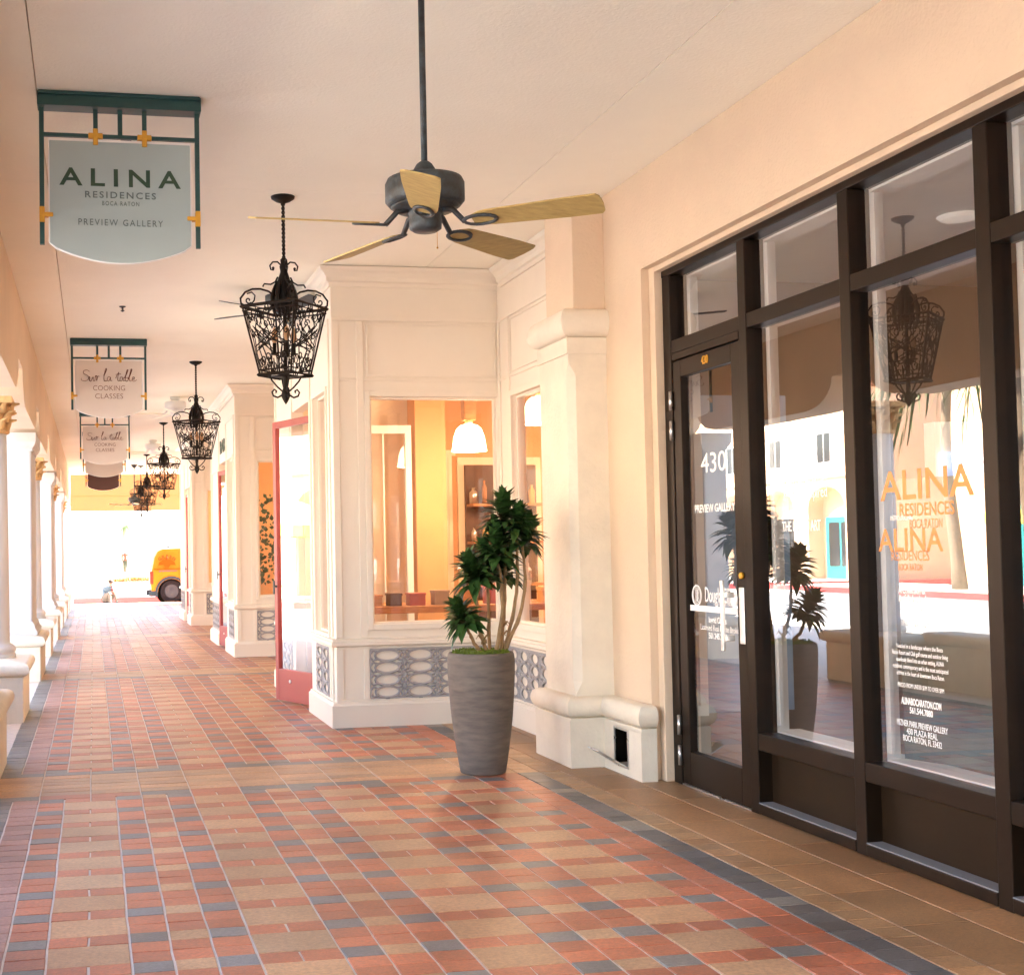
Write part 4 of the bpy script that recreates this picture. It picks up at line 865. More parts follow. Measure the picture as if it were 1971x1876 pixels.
# ------------------------------------------------------------------ hanging signs
def make_sign(name, label, y, xc, face, cross, lines, half=.387, drop=.80, style=None, group=None):
    root = thing(name, label, 'hanging sign', (xc, y, Zc), group=group)
    w = half; zt, zb = Zc, Zc-.725
    def B(*a): q = MB(); q.box(xc+a[0], xc+a[1], y+a[2], y+a[3], a[4], a[5]); return q
    b = B(-w, w, -.05, .05, Zc-.068, Zc-.001); b.box(xc-w+.006, xc+w-.006, y-.065, y+.065, Zc-.018, Zc-.0015); b.build('top_beam', 'teal', root, bevel=.003)
    b = MB()
    for x in (-w+.018, w-.018): b.box(xc+x-.011, xc+x+.011, y-.011, y+.011, zb, Zc-.068)
    for x in (-.116, 0, .116): b.box(xc+x-.011, xc+x+.011, y-.010, y+.010, Zc-.195, Zc-.068)
    b.box(xc-w+.029, xc+w-.029, y-.009, y+.009, Zc-.205, Zc-.187); b.build('hanger_frame', 'teal', root)
    hw = .333; poly = []
    st = Zc-.225; sb = Zc-.715; n = 20
    rim = [(-hw, sb)] + [(-hw+2*hw*t/n, sb-.092*math.sqrt(max(0, 1-(2*t/n-1)**2))**1.0*(.55+.45*(1-(2*t/n-1)**2))) for t in range(1, n)] + [(hw, sb), (hw, st), (-hw, st)]
    b = MB(); b.prism([(xc+x, z) for x, z in rim], 'y', y-.012, y+.012); pn = b.build('sign_board', face, root, bevel=.002)
    rim2 = [(x*1.018, z+(.012 if z > st-.01 else (-.003 if abs(x) < hw else 0))) for x, z in rim]
    b = MB(); b.prism([(xc+x, z) for x, z in rim2], 'y', y-.0085, y+.0085); b.build('board_edge', 'signwhite', pn)
    for x, z in ((-.116, Zc-.196), (.116, Zc-.196)):
        b = MB(); b.box(xc+x-.034, xc+x+.034, y-.018, y+.018, z-.013, z+.013); b.box(xc+x-.012, xc+x+.012, y-.019, y+.019, z-.046, z+.034); b.build('gilded_bracket', 'brass', root, bevel=.004)
    for sx in (-1, 1):
        b = MB(); x = sx*(w-.018); b.box(xc+x-.0125, xc+x+.0125, y-.019, y+.019, Zc-.62, Zc-.545)
        xa, xb = (x, x-sx*.052); b.box(xc+min(xa, xb), xc+max(xa, xb), y-.018, y+.018, Zc-.593, Zc-.572); b.build('gilded_bracket', 'brass', root, bevel=.004)
    for (s_, size, z, m_, fit, bold, *sp_) in lines:
        sp_ = sp_[0] if sp_ else 1.0
        text('lettering', s_, size, m_, (xc, y-.0135, z), (1, 0, 0), (0, 0, 1), pn, fit=fit, bold=bold, depth=.0008, spacing=sp_)
        text('lettering', s_, size, m_, (xc, y+.0135, z), (-1, 0, 0), (0, 0, 1), pn, fit=fit, bold=bold, depth=.0008)
    if style == 'script':
        # brush lettering: "Sur la table" drawn as strokes
        S = [[(.62,.86),(.42,1.0),(.16,.92),(.18,.68),(.48,.5),(.52,.22),(.28,.02),(.0,.10),(-.02,.28)],
             [(.62,.42),(.60,.12),(.72,.02),(.88,.40),(.90,.06),(1.0,.06),(1.06,.40)], [(1.06,.40),(1.10,.48),(1.18,.40),(1.14,.06)], [(1.14,.28),(1.26,.46),(1.36,.42)],
             [(1.70,.5),(1.92,1.05),(1.84,1.12),(1.72,.5),(1.74,.06),(1.92,.05)], [(2.20,.38),(2.04,.42),(1.96,.16),(2.08,.03),(2.22,.38),(2.22,.08),(2.34,.10)],
             [(2.60,.3),(2.86,.85),(2.76,.30),(2.80,.04),(2.96,.10)], [(2.60,.62),(3.02,.68)], [(3.16,.38),(3.00,.40),(2.94,.14),(3.06,.03),(3.18,.38),(3.20,.06),(3.30,.12)],
             [(3.30,.3),(3.56,1.0),(3.46,.98),(3.36,.30),(3.40,.03),(3.56,.10),(3.54,.34),(3.40,.34)], [(3.58,.2),(3.86,1.02),(3.78,1.06),(3.66,.4),(3.70,.05),(3.84,.10)], [(3.86,.18),(4.06,.30),(4.00,.42),(3.90,.34),(3.90,.10),(4.02,.02),(4.24,.16)]]
        for side in (-1, 1):
            b = MB()
            for st_ in S:
                pts = [Vector(q) for q in st_]; sm_ = []
                for i in range(len(pts)-1):
                    p0 = pts[max(i-1, 0)]; p1 = pts[i]; p2 = pts[i+1]; p3 = pts[min(i+2, len(pts)-1)]
                    for t in range(4):
                        f = t/4; sm_.append(.5*((2*p1)+(-p0+p2)*f+(2*p0-5*p1+4*p2-p3)*f*f+(-p0+3*p1-3*p2+p3)*f**3))
                sm_.append(pts[-1]); k_ = .131
                b.tube([(xc+(-side)*((q.x-2.1)*k_), y+side*.0135, Zc-.435+q.y*.115) for q in sm_], .0085, 5, flat=.3)
            b.build('script_lettering', 'inkbrown', pn, recalc=False)
    return root
make_sign('hanging_sign', 'large grey-green hanging sign reading ALINA RESIDENCES PREVIEW GALLERY', 6.26, .1440, 'signface', 1,
    [('ALINA', .118, Zc-.402, 'ink', .575, .0020, 1.45), ('RESIDENCES', .044, Zc-.482, 'inkgrey', .335, .0004, 1.3), ('BOCA RATON', .030, Zc-.522, 'inkgrey', .175, 0, 1.3), ('PREVIEW GALLERY', .044, Zc-.615, 'inkgrey', .40, 0, 1.3)])
ck = [('COOKING', .075, Zc-.505, 'inkbrown', .32, -.0008), ('CLASSES', .075, Zc-.588, 'inkbrown', .28, -.0008)]
make_sign('hanging_sign', 'first of the cream signs reading Sur la table cooking classes, below the nearest grey-green sign', 13.4, .172, 'signcream', 1, ck, style='script')
make_sign('hanging_sign', 'second cream sign reading Sur la table cooking classes, partly behind the first cream one', 20.3, .19, 'signcream', 1, ck, style='script')
make_sign('hanging_sign', 'small cream sign showing only its rounded foot behind the second cooking classes sign', 23.6, .205, 'signcream', 1, [])
make_sign('hanging_sign', 'dark brown hanging sign with rounded foot, farthest of the row', 28.6, .225, 'signbrown', 1, [])

# ------------------------------------------------------------------ small ceiling fittings
for k, (x, y, l_) in enumerate([(.19, 6.9, 'tiny dark sprinkler seen through the frame of the grey-green sign'), (.273, 11.6, 'tiny sprinkler on the ceiling between the two nearest signs')]):
    b = MB(); b.lathe([(.03, Zc-.001), (.028, Zc-.008), (.010, Zc-.012), (.008, Zc-.035), (.018, Zc-.038), (.018, Zc-.041), (.004, Zc-.05)], (x, y, 0), 12)
    tag(b.build('sprinkler_head', 'fanmetal'), l_, 'sprinkler')

# ------------------------------------------------------------------ planter and plant
PX, PY = 2.305, 7.62
pl = thing('planter', 'tall ribbed grey planter filled with moss, beside the stone pilaster', 'planter', (PX, PY, 0))
prof = [(.0, .0), (.128, .0), (.136, .004), (.145, .05), (.165, .18), (.184, .33), (.196, .47), (.203, .60), (.204, .68), (.200, .715), (.194, .724), (.183, .724), (.180, .70), (.178, .66)]
pp = []
for (r0, z0), (r1, z1) in zip(prof[2:9], prof[3:10]):
    m_ = max(2, int((z1-z0)/.006)*1)
    for t in range(m_): f = t/m_; pp.append((r0+(r1-r0)*f+(.0006 if t % 2 else -.0004), z0+(z1-z0)*f))
b = MB(); b.lathe(prof[:2]+pp+prof[9:], (PX, PY, 0), 56, caps=False); b.build('pot', 'pot', pl, recalc=False)
random.seed(3)
b = MB(); n = 20; k0 = b._a([(PX, PY, .725)])
rings = []
for q in range(1, 6):
    rr = .178*q/5; rings.append(b._a([(PX+rr*cos(2*PI*i/n), PY+rr*sin(2*PI*i/n), .715+random.uniform(-.006, .014)+(.012 if q < 5 else 0)) for i in range(n)]))
for i in range(n): b.face((k0, rings[0]+i, rings[0]+(i+1) % n), True)
for a, c in zip(rings, rings[1:]):
    for i in range(n): j = (i+1) % n; b.face((a+i, c+i, c+j, a+j), True)
for k in range(650):
    a, rr = random.uniform(0, 6.28), .172*math.sqrt(random.random()); x, y = PX+rr*cos(a), PY+rr*sin(a); h = random.uniform(.012, .034); dx, dy = random.uniform(-.012, .012), random.uniform(-.012, .012)
    b.quad((x-.004, y, .712), (x+.004, y+.002, .712), (x+dx+.002, y+dy, .712+h), (x+dx-.002, y+dy, .712+h))
b.build('moss', 'moss', pl, recalc=False)

plant = thing('dracaena_plant', 'leafy dark green dracaena with bare cane stems growing from the tall grey planter', 'potted plant', (PX, PY, .72))
def leaf_blade(mb, o_, d, up_, L, w, droop):
    d = d.normalized(); side = d.cross(up_).normalized(); nrm = side.cross(d).normalized(); prev = None; N = 6
    for t in range(N+1):
        f = t/N; c = o_ + d*(L*f) - Vector((0,0,1))*(droop*L*f*f) + nrm*(.10*L*sin(PI*f))
        ww = w*(.35+1.5*f if f < .35 else .875+.125*cos((f-.35)/.65*PI)*1.0)*(1-max(0, (f-.45)/.55)**1.7) if f < 1 else 0.0015
        fold = .28*ww
        row = mb._a([tuple(c-side*ww+nrm*fold), tuple(c), tuple(c+side*ww+nrm*fold)])
        if prev is not None:
            mb.face((prev, prev+1, row+1, row), True); mb.face((prev+1, prev+2, row+2, row+1), True)
        prev = row
def head(c, r_, axis, n, seed, par):
    rnd = random.Random(seed); mb = MB(); ax = Vector(axis).normalized(); a1 = ax.orthogonal().normalized(); a2 = ax.cross(a1)
    for i in range(n):
        f = i/n; a = i*2.39996+rnd.uniform(-.25, .25)
        el = R_(-20+92*f**1.2+rnd.uniform(-11, 11)); o_ = Vector(c)+ax*(r_*(-.55+.65*f))
        d = (a1*cos(a)+a2*sin(a))*cos(el)+ax*sin(el)
        leaf_blade(mb, o_, d, ax, r_*rnd.uniform(.85, 1.12)*(1-.25*f), r_*rnd.uniform(.16, .225), rnd.uniform(.0, .20)*(1-f*.6))
    return mb.build('leaf_cluster', 'leaf', par, recalc=False)
def wx(px, py_, y=PY):   # layout taken from measurements, metres
    return (px, y, py_)
HD = [((2.475, PY+.02, 1.59), .185, (0.0, 0, 1), 96), ((2.405, PY-.05, 1.385), .180, (-.05, -.1, 1), 76), ((2.605, PY+.00, 1.455), .170, (.30, .05, 1), 70),
      ((2.245, PY-.06, 1.225), .180, (-.35, -.05, 1), 98), ((2.500, PY+.08, 1.235), .155, (.15, .1, 1), 60), ((2.165, PY-.08, .965), .160, (-.45, -.1, 1), 92), ((2.36, PY+.04, 1.32), .15, (-.1, .1, 1), 70), ((2.545, PY-.04, 1.535), .15, (.15, -.1, 1), 70)]
BS = [(2.43, PY, .70), (2.385, PY-.03, .70), (2.44, PY-.01, .70), (2.345, PY-.02, .70), (2.41, PY+.05, .70), (2.31, PY-.04, .70), (2.37, PY+.03, .70), (2.45, PY+.02, .70), (2.33, PY-.05, .70), (2.42, PY-.04, .70)]
MD = [(.02, .01), (.035, -.01), (.07, .0), (-.03, 0), (.03, .03), (-.02, -.03), (.01, .03), (.05, .01), (.0, -.02), (.02, -.03)]
for i, ((c, r_, ax, n), bs, md) in enumerate(zip(HD, BS, MD)):
    top = Vector(c)-Vector(ax).normalized()*r_*.5; a = Vector(bs); pts = []; 
    rnd = random.Random(i)
    for t in range(15):
        f = t/14; q = a.lerp(top, f); q.x += md[0]*sin(PI*f)+rnd.uniform(-.0035, .0035); q.y += md[1]*sin(PI*f); pts.append(tuple(q))
    b = MB(); rad = [.0125*(1-.35*t/14)+(.0022 if t in (4, 9) else 0) for t in range(15)]; b.tube(pts, rad, 7)
    if i in (0, 3, 4):
        for k in range(4):
            q = Vector(pts[2+k//2]); aa = rnd.uniform(0, 6.28); b.tube([tuple(q), tuple(q+Vector((.03*cos(aa), .03*sin(aa), .035))), tuple(q+Vector((.045*cos(aa), .045*sin(aa), .01)))], [.007, .006, .002], 5)
    st = b.build('stem', 'stem', plant)
    head(c, r_, ax, n, 20+i, plant)

# ------------------------------------------------------------------ low street wall with planting, seen mostly in the panes
lw = thing('low_wall', 'low cream street wall with rolled top between two columns', 'wall', (-.8, 9.65, 0))
def lowwall(y0, y1, root):
    b = MB(); b.box(-1.26, -.98, y0, y1, -.02, .40); b.build('wall_body', 'stone', root)
    b = MB(); pr = [(-.01, .39)]+[(.0+.045*sin(PI*t/8), .40+.11*(1-cos(PI*t/8))/2) for t in range(9)]+[(-.12, .512)]
    b.mould([(-1.26, y0), (-.98, y0), (-.98, y1), (-1.26, y1)], pr, closed=True, sm=True); b.quad((-1.15, y0+.1, .511), (-1.09, y0+.1, .511), (-1.09, y1-.1, .511), (-1.15, y1-.1, .511)); b.build('coping', 'stone', root)
lowwall(8.86, 10.88, lw)
lw2 = thing('low_wall', 'low cream street wall beside the camera, outside the picture edge', 'wall', (-.8, 6.1, 0)); lowwall(4.92, 7.38, lw2)
def bush(name, label, cat, c, rx, ry, rz_, n, m='hedge', ls=.07, seed=1, group=None, trunk=True):
    rnd = random.Random(seed); root = thing(name, label, cat, (c[0], c[1], c[2]), group=group); b = MB()
    cl = [(rnd.uniform(-.6, .6), rnd.uniform(-.6, .6), rnd.uniform(-.5, .7), rnd.uniform(.3, .55)) for _ in range(9)]
    for i in range(n):
        q = cl[i % 9]; v = Vector((rnd.gauss(0, 1), rnd.gauss(0, 1), rnd.gauss(0, 1))).normalized()*(q[3]*rnd.uniform(.5, 1)**.5)
        x, y, z = c[0]+rx*(q[0]+v.x), c[1]+ry*(q[1]+v.y), c[2]+rz_*(1+q[2]+v.z)
        d = Vector((rnd.gauss(0, 1), rnd.gauss(0, 1), rnd.gauss(0, .6))).normalized(); e = d.orthogonal().normalized(); s_ = ls*rnd.uniform(.6, 1.3); p0 = Vector((x, y, z))
        b.quad(tuple(p0), tuple(p0+d*s_*.5+e*s_*.22), tuple(p0+d*s_), tuple(p0+d*s_*.5-e*s_*.22))
    b.build('foliage', m, root, recalc=False)
    if trunk:
        b = MB()
        for k in range(5): a = k*1.3; b.tube([(c[0], c[1], c[2]-.05), (c[0]+rx*.2*cos(a), c[1]+ry*.2*sin(a), c[2]+rz_*.6), (c[0]+rx*.5*cos(a), c[1]+ry*.5*sin(a), c[2]+rz_*1.2)], [.02, .013, .006], 5)
        b.build('stems', 'bark', root)
    return root
bush('shrub', 'dark green shrub behind the low street wall', 'shrub', (-1.55, 9.4, -.01), .42, .75, .70, 2600, seed=2)
bush('shrub', 'green shrub farther along behind the low street wall', 'shrub', (-1.6, 6.0, -.01), .42, .8, .62, 2000, seed=3)

# ------------------------------------------------------------------ delivery van at the end of the arcade
van = thing('delivery_van', 'orange delivery van with brown lettering parked across the end of the arcade', 'van', (3.6, 38.6, -.07))
VY0, VY1 = 38.1, 39.65; zg = -.075
prof = [(1.66, .26), (1.62, .60), (1.66, .95), (1.74, 1.32), (1.84, 1.50), (2.0, 1.575), (3.6, 1.60), (4.3, 1.56), (4.55, 1.45), (5.05, 1.02), (5.62, .88), (5.85, .72), (5.90, .42), (5.86, .20), (1.76, .18)]
wh = [(2.225, .355), (5.05, .355)]
# side outline with wheel arches cut
low = []
for cxw, _ in wh[::-1]:
    for t in range(13): a = PI*t/12; low.append((cxw+.40*cos(a), .30+.40*sin(a)*1.0))
side = prof[:-1] + [(5.5, .18)] + [(q[0], q[1]) for q in low[:13]] + [(4.6, .18), (2.7, .18)] + low[13:] + [(1.80, .18)]
b = MB(); nS = len(side)
insets = [0.0]*nS
k = b._a([(x, VY0+(.10 if z > 1.45 else .05 if z > 1.2 else 0), zg+z) for x, z in side] + [(x, VY1-(.10 if z > 1.45 else .05 if z > 1.2 else 0), zg+z) for x, z in side])
b.face([k+i for i in range(nS)]); b.face([k+nS+i for i in range(nS)][::-1])
for i in range(nS): j = (i+1) % nS; b.face((k+i, k+j, k+nS+j, k+nS+i))
body = b.build('body', 'vanpaint', van, bevel=.012)
for cxw, _ in wh:
    b = MB(); out = []
    for t in range(17): a = PI*t/16; out.append((cxw+.405*cos(a), .30+.405*sin(a)))
    for t in range(17): a = PI*(16-t)/16; out.append((cxw+.475*cos(a), .30+.475*sin(a)))
    for q in range(16):
        b.prism([out[q], out[q+1], out[32-q], out[33-q]], 'y', VY0-.018, VY0+.03)
    b.box(cxw-.47, cxw-.40, VY0-.015, VY0+.03, .18, .30); b.box(cxw+.40, cxw+.47, VY0-.015, VY0+.03, .18, .30)
    b.v = [(x, y, z+zg) for x, y, z in b.v]; b.build('arch_cladding', 'cladding', van)
for cxw, _ in wh:
    b = MB(lambda x, y, z, cxw=cxw: (cxw+x, VY0+.24+z, zg+.30+y)); b.lathe([(.399, 0), (.399, VY1-VY0-.48)], (0,0,0), 28); b.build('wheel_well', 'black', van)
b = MB(); b.box(1.58, 1.82, VY0-.01, VY1+.01, zg+.20, zg+.36); b.box(1.50, 1.60, VY0+.12, VY0+.32, zg+.22, zg+.38); b.build('bumper', 'cladding', van, bevel=.02)
b = MB(); b.box(1.60, 1.70, VY0-.006, VY0+.12, zg+.55, zg+.92); b.build('tail_light', 'taillight', van, bevel=.01)
for i, (cxw, rw) in enumerate(wh):
    for yy in (VY0+.03, VY1-.20):
        b = MB(lambda x, y, z, cxw=cxw, yy=yy: (cxw+x, yy+z, zg+.34+y)); b.lathe([(.20, .0), (.30, -.005), (.335, .02), (.34, .08), (.335, .15), (.20, .17)], (0,0,0), 32); w_ = b.build('wheel', 'tyre', van)
        b = MB(lambda x, y, z, cxw=cxw, yy=yy: (cxw+x, yy+z, zg+.34+y)); b.lathe([(.0, -.012), (.05, -.014), (.06, -.004), (.17, -.006), (.195, -.012), (.2, .0)], (0,0,0), 28)
        b.build('rim', 'rim', w_)
b = MB(); b.box(1.72, 3.35, VY0-.006, VY0-.001, zg+.965, zg+1.0); b.build('body_line', 'logo_o', van)
b = MB(); b.box(2.44, 2.447, VY0-.004, VY0, zg+.65, zg+1.5); b.build('door_seam', 'logo_o', van)
b = MB(); b.prism([(4.45, 1.02), (5.0, 1.02), (4.58, 1.40), (4.45, 1.42)], 'y', VY0-.008, VY0-.003)
b.v = [(x, y, z+zg) for x, y, z in b.v]; b.build('side_window', 'darkglass', van)
for k_, ch_ in enumerate('GREEN'):
    a = R_(38-19*k_); text('lettering', ch_, .135, 'logo_b', (2.10-.33*sin(a)*1.0, VY0-.009, zg+1.03+.33*cos(a)*.95), (cos(a), 0, sin(a)), (-sin(a), 0, cos(a)), van, depth=.002, bold=.003)
b = MB(); b.prism([(2.10+.26*cos(PI*t/12)*(1 if t % 2 == 0 else .93), zg+1.09+.17*sin(PI*t/12)) for t in range(13)] + [(2.0, zg+1.11), (2.05, zg+1.03), (2.15, zg+1.03), (2.2, zg+1.11)], 'y', VY0-.008, VY0-.003)
b.lathe([(.0, 0), (.045, .0), (.045, .004), (.0, .004)], (0,0,0), 12); b.v[-48:] = [(2.10+v[0], VY0-.004+v[2], zg+1.29+v[1]) for v in b.v[-48:]]
b.build('emblem', 'logo_o', van)
text('lettering', 'greenclean.com', .07, 'purple', (2.13, VY0-.009, zg+.935), (1, 0, 0), (0, 0, 1), van, fit=.52, depth=.001)
b = MB(); b.box(1.85, 1.88, VY0+.2, VY1-.2, zg+1.59, zg+1.63); b.box(2.14, 2.20, VY0+.2, VY1-.2, zg+1.60, zg+1.64); b.build('roof_bar', 'cladding', van)
b = MB(); b.tube([(1.93, VY0+.5, zg+1.56), (1.90, VY0+.5, zg+2.05)], .004, 5); b.build('antenna', 'cladding', van)

# ------------------------------------------------------------------ people
def skin_body(name, verts, edges, m, parent, sub=2):
    me = bpy.data.meshes.new(name); off = Vector(parent.location) if parent else Vector((0,0,0))
    me.from_pydata([tuple(Vector(v[:3])-off) for v in verts], edges, []); me.materials.append(M[m])
    o = bpy.data.objects.new(name, me); C.objects.link(o); o.parent = parent
    sk = o.modifiers.new('skin', 'SKIN'); sk.use_smooth_shade = True
    for i, v in enumerate(verts): me.skin_vertices[0].data[i].radius = (v[3], v[4] if len(v) > 4 else v[3])
    me.skin_vertices[0].data[0].use_root = True
    s_ = o.modifiers.new('sub', 'SUBSURF'); s_.levels = sub; s_.render_levels = sub
    return o
def bake_mats(o, mats, fn):
    dg = bpy.context.evaluated_depsgraph_get(); dg.update(); me = bpy.data.meshes.new_from_object(o.evaluated_get(dg)); o.modifiers.clear(); o.data = me
    me.materials.clear()
    for x in mats: me.materials.append(M[x])
    for p_ in me.polygons: p_.material_index = fn(p_.center); p_.use_smooth = True
M['tealshirt'] = mat('grey_teal_shirt', (.09, .125, .15), .9, var=.2); M['shorts'] = mat('tan_trousers', (.12, .09, .07), .9, var=.2); M['maroon'] = mat('maroon_sleeve', (.09, .015, .02), .9)
M['orangetop'] = mat('orange_top', (.28, .025, .006), .8); M['olive'] = mat('olive_trousers', (.025, .025, .008), .9); M['shoe'] = mat('dark_shoe', (.01, .01, .012), .7)
def person(root, J, mats, fn, hair):
    names = list(J); idx = {n: i for i, n in enumerate(names)}
    E_ = [('pelvis','belly'),('belly','chest'),('chest','neck'),('neck','head'),('head','crown'),('head','nose')]
    for s_ in 'LR': E_ += [('chest','sh'+s_),('sh'+s_,'el'+s_),('el'+s_,'wr'+s_),('wr'+s_,'ha'+s_),('pelvis','hip'+s_),('hip'+s_,'kn'+s_),('kn'+s_,'an'+s_),('an'+s_,'to'+s_)]
    for s_ in 'LR':
        w_ = Vector(J['wr'+s_][:3]); h_ = Vector(J['ha'+s_][:3]); d = (h_-w_).normalized(); sd = d.cross(Vector((0,1,.2))).normalized()
        for q in range(4):
            n1 = f'f{s_}{q}'; J[n1] = tuple(h_+sd*(.012*(q-1.5))+d*(.045-.006*abs(q-1.3)))+(.0085,); names.append(n1); idx[n1] = len(names)-1; E_.append(('ha'+s_, n1))
            n2 = n1+'t'; J[n2] = tuple(h_+sd*(.013*(q-1.5))+d*(.075-.008*abs(q-1.3))+Vector((0,-.012,-.01)))+(.007,); names.append(n2); idx[n2] = len(names)-1; E_.append((n1, n2))
        n1 = f't{s_}'; J[n1] = tuple(w_.lerp(h_, .5)+sd*.035+d*.02)+(.009,); names.append(n1); idx[n1] = len(names)-1; E_.append(('wr'+s_, n1))
    o = skin_body('body', [J[n] for n in names], [(idx[a], idx[b_]) for a, b_ in E_], mats[0], root)
    bake_mats(o, mats, fn)
    hc = Vector(J['head'][:3]); b = MB(); b.lathe([(.086*math.sin(max(.02, PI*t/16)), .092*math.cos(PI*t/16)) for t in range(10)], (hc.x, hc.y+.012, hc.z+.028), 16, caps=False)
    b.build('hair', hair, root)
    b = MB(); 
    for sx in (-1, 1): b.sphere((hc.x+sx*.030, hc.y-.083, hc.z+.01), .010, 8, 5)
    b.build('eyes', 'black', root)
# seated on the ground, knees drawn up, seen from behind-left
g = (.37, 38.9, -.075); gx, gy, gz = g
r1 = thing('person', 'person sitting on the ground beyond the arcade in a grey-teal shirt, knees drawn up', 'person', g)
J = {'pelvis': (gx-.02, gy, gz+.12, .13, .12), 'belly': (gx-.02, gy-.01, gz+.22, .125, .11), 'chest': (gx+.04, gy-.02, gz+.38, .13, .10), 'neck': (gx+.10, gy-.04, gz+.49, .05), 'head': (gx+.13, gy-.05, gz+.59, .078), 'crown': (gx+.13, gy-.04, gz+.65, .06), 'nose': (gx+.14, gy-.135, gz+.575, .012),
     'shL': (gx-.10, gy+.02, gz+.42, .055), 'elL': (gx-.06, gy-.14, gz+.26, .04), 'wrL': (gx+.12, gy-.24, gz+.32, .028), 'haL': (gx+.17, gy-.25, gz+.33, .026),
     'shR': (gx+.17, gy-.02, gz+.41, .055), 'elR': (gx+.22, gy-.12, gz+.27, .04), 'wrR': (gx+.22, gy-.26, gz+.33, .028), 'haR': (gx+.20, gy-.31, gz+.34, .026),
     'hipL': (gx-.09, gy-.04, gz+.10, .09), 'knL': (gx+.08, gy-.30, gz+.32, .060), 'anL': (gx+.10, gy-.42, gz+.05, .04), 'toL': (gx+.13, gy-.54, gz+.03, .032),
     'hipR': (gx+.10, gy-.04, gz+.10, .09), 'knR': (gx+.24, gy-.26, gz+.32, .060), 'anR': (gx+.28, gy-.38, gz+.05, .04), 'toR': (gx+.32, gy-.50, gz+.03, .032)}
def f1_(c):
    if c.z > .51: return 3
    if c.z > .24 and c.y > -.16: return 0 if c.x < .13 else 2
    if c.z > .26 and c.x > .09 and c.y < -.2: return 3
    return 1 if c.z > .055 else 4
person(r1, J, ['tealshirt', 'shorts', 'maroon', 'skin', 'shoe'], f1_, 'hair')
# walking far away
gx, gy, gz = 2.2, 93.0, .035
r2 = thing('person', 'distant walking person in an orange top and dark olive trousers', 'person', (gx, gy, gz))
J = {'pelvis': (gx, gy, gz+.88, .13, .10), 'belly': (gx+.01, gy, gz+1.02, .12, .10), 'chest': (gx, gy, gz+1.25, .14, .10), 'neck': (gx, gy, gz+1.42, .05), 'head': (gx-.02, gy, gz+1.54, .082), 'crown': (gx-.02, gy, gz+1.60, .065), 'nose': (gx-.02, gy-.09, gz+1.525, .012),
     'shL': (gx-.17, gy, gz+1.35, .055), 'elL': (gx-.21, gy+.06, gz+1.10, .045), 'wrL': (gx-.18, gy-.02, gz+.88, .032), 'haL': (gx-.175, gy-.05, gz+.81, .03),
     'shR': (gx+.17, gy, gz+1.35, .055), 'elR': (gx+.26, gy-.05, gz+1.10, .045), 'wrR': (gx+.20, gy-.22, gz+1.00, .032), 'haR': (gx+.17, gy-.28, gz+1.02, .03),
     'hipL': (gx-.08, gy, gz+.85, .095), 'knL': (gx-.07, gy-.10, gz+.47, .065), 'anL': (gx-.05, gy+.02, gz+.10, .042), 'toL': (gx-.05, gy-.12, gz+.05, .038),
     'hipR': (gx+.08, gy, gz+.85, .095), 'knR': (gx+.06, gy+.08, gz+.47, .065), 'anR': (gx+.04, gy+.25, gz+.14, .042), 'toR': (gx+.04, gy+.14, gz+.06, .038)}
def f2_(c):
    if c.z > 1.42 or (abs(c.x) > .14 and c.z < 1.05 and c.z > .7 and c.y < -.05): return 2
    return 0 if c.z > .90 else (1 if c.z > .12 else 3)
person(r2, J, ['orangetop', 'olive', 'skin', 'shoe'], f2_, 'hair')

# ------------------------------------------------------------------ what stands beyond the arcade
M['ochre'] = mat('ochre_stucco', (.235, .082, .018), .85, var=.1)
gate = thing('gateway_building', 'ochre canopy block on pale piers across the side street beyond the exit', 'building', (1.3, 52, .035))
for x in (-1.2, 3.9):
    b = MB(); b.box(x, x+.4, 50.2, 50.6, .035, 3.05); b.build('pier', 'facade', gate, bevel=.02)
    b = MB(); b.box(x, x+.4, 57, 57.4, .035, 3.05); b.build('pier', 'facade', gate, bevel=.02)
b = MB(); b.box(-1.2, 4.3, 50, 58, 3.6, 4.45); b.build('wall', 'ochre', gate, bevel=.02)
b = MB(); b.box(-1.0, 4.1, 50.05, 50.3, 3.02, 3.599); b.build('fascia', 'ochre', gate)
b = MB(); b.mould([(-1.2, 58), (-1.2, 50), (4.3, 50), (4.3, 58)], [(0, 4.40), (.08, 4.42), (.14, 4.52), (.22, 4.60), (.22, 4.66), (-.3, 4.68)]); b.build('cornice', 'stone', gate)
b = MB(); b.box(-1.22, 4.32, 49.9, 58, 4.46, 4.5); b.build('roof', 'tile', gate)
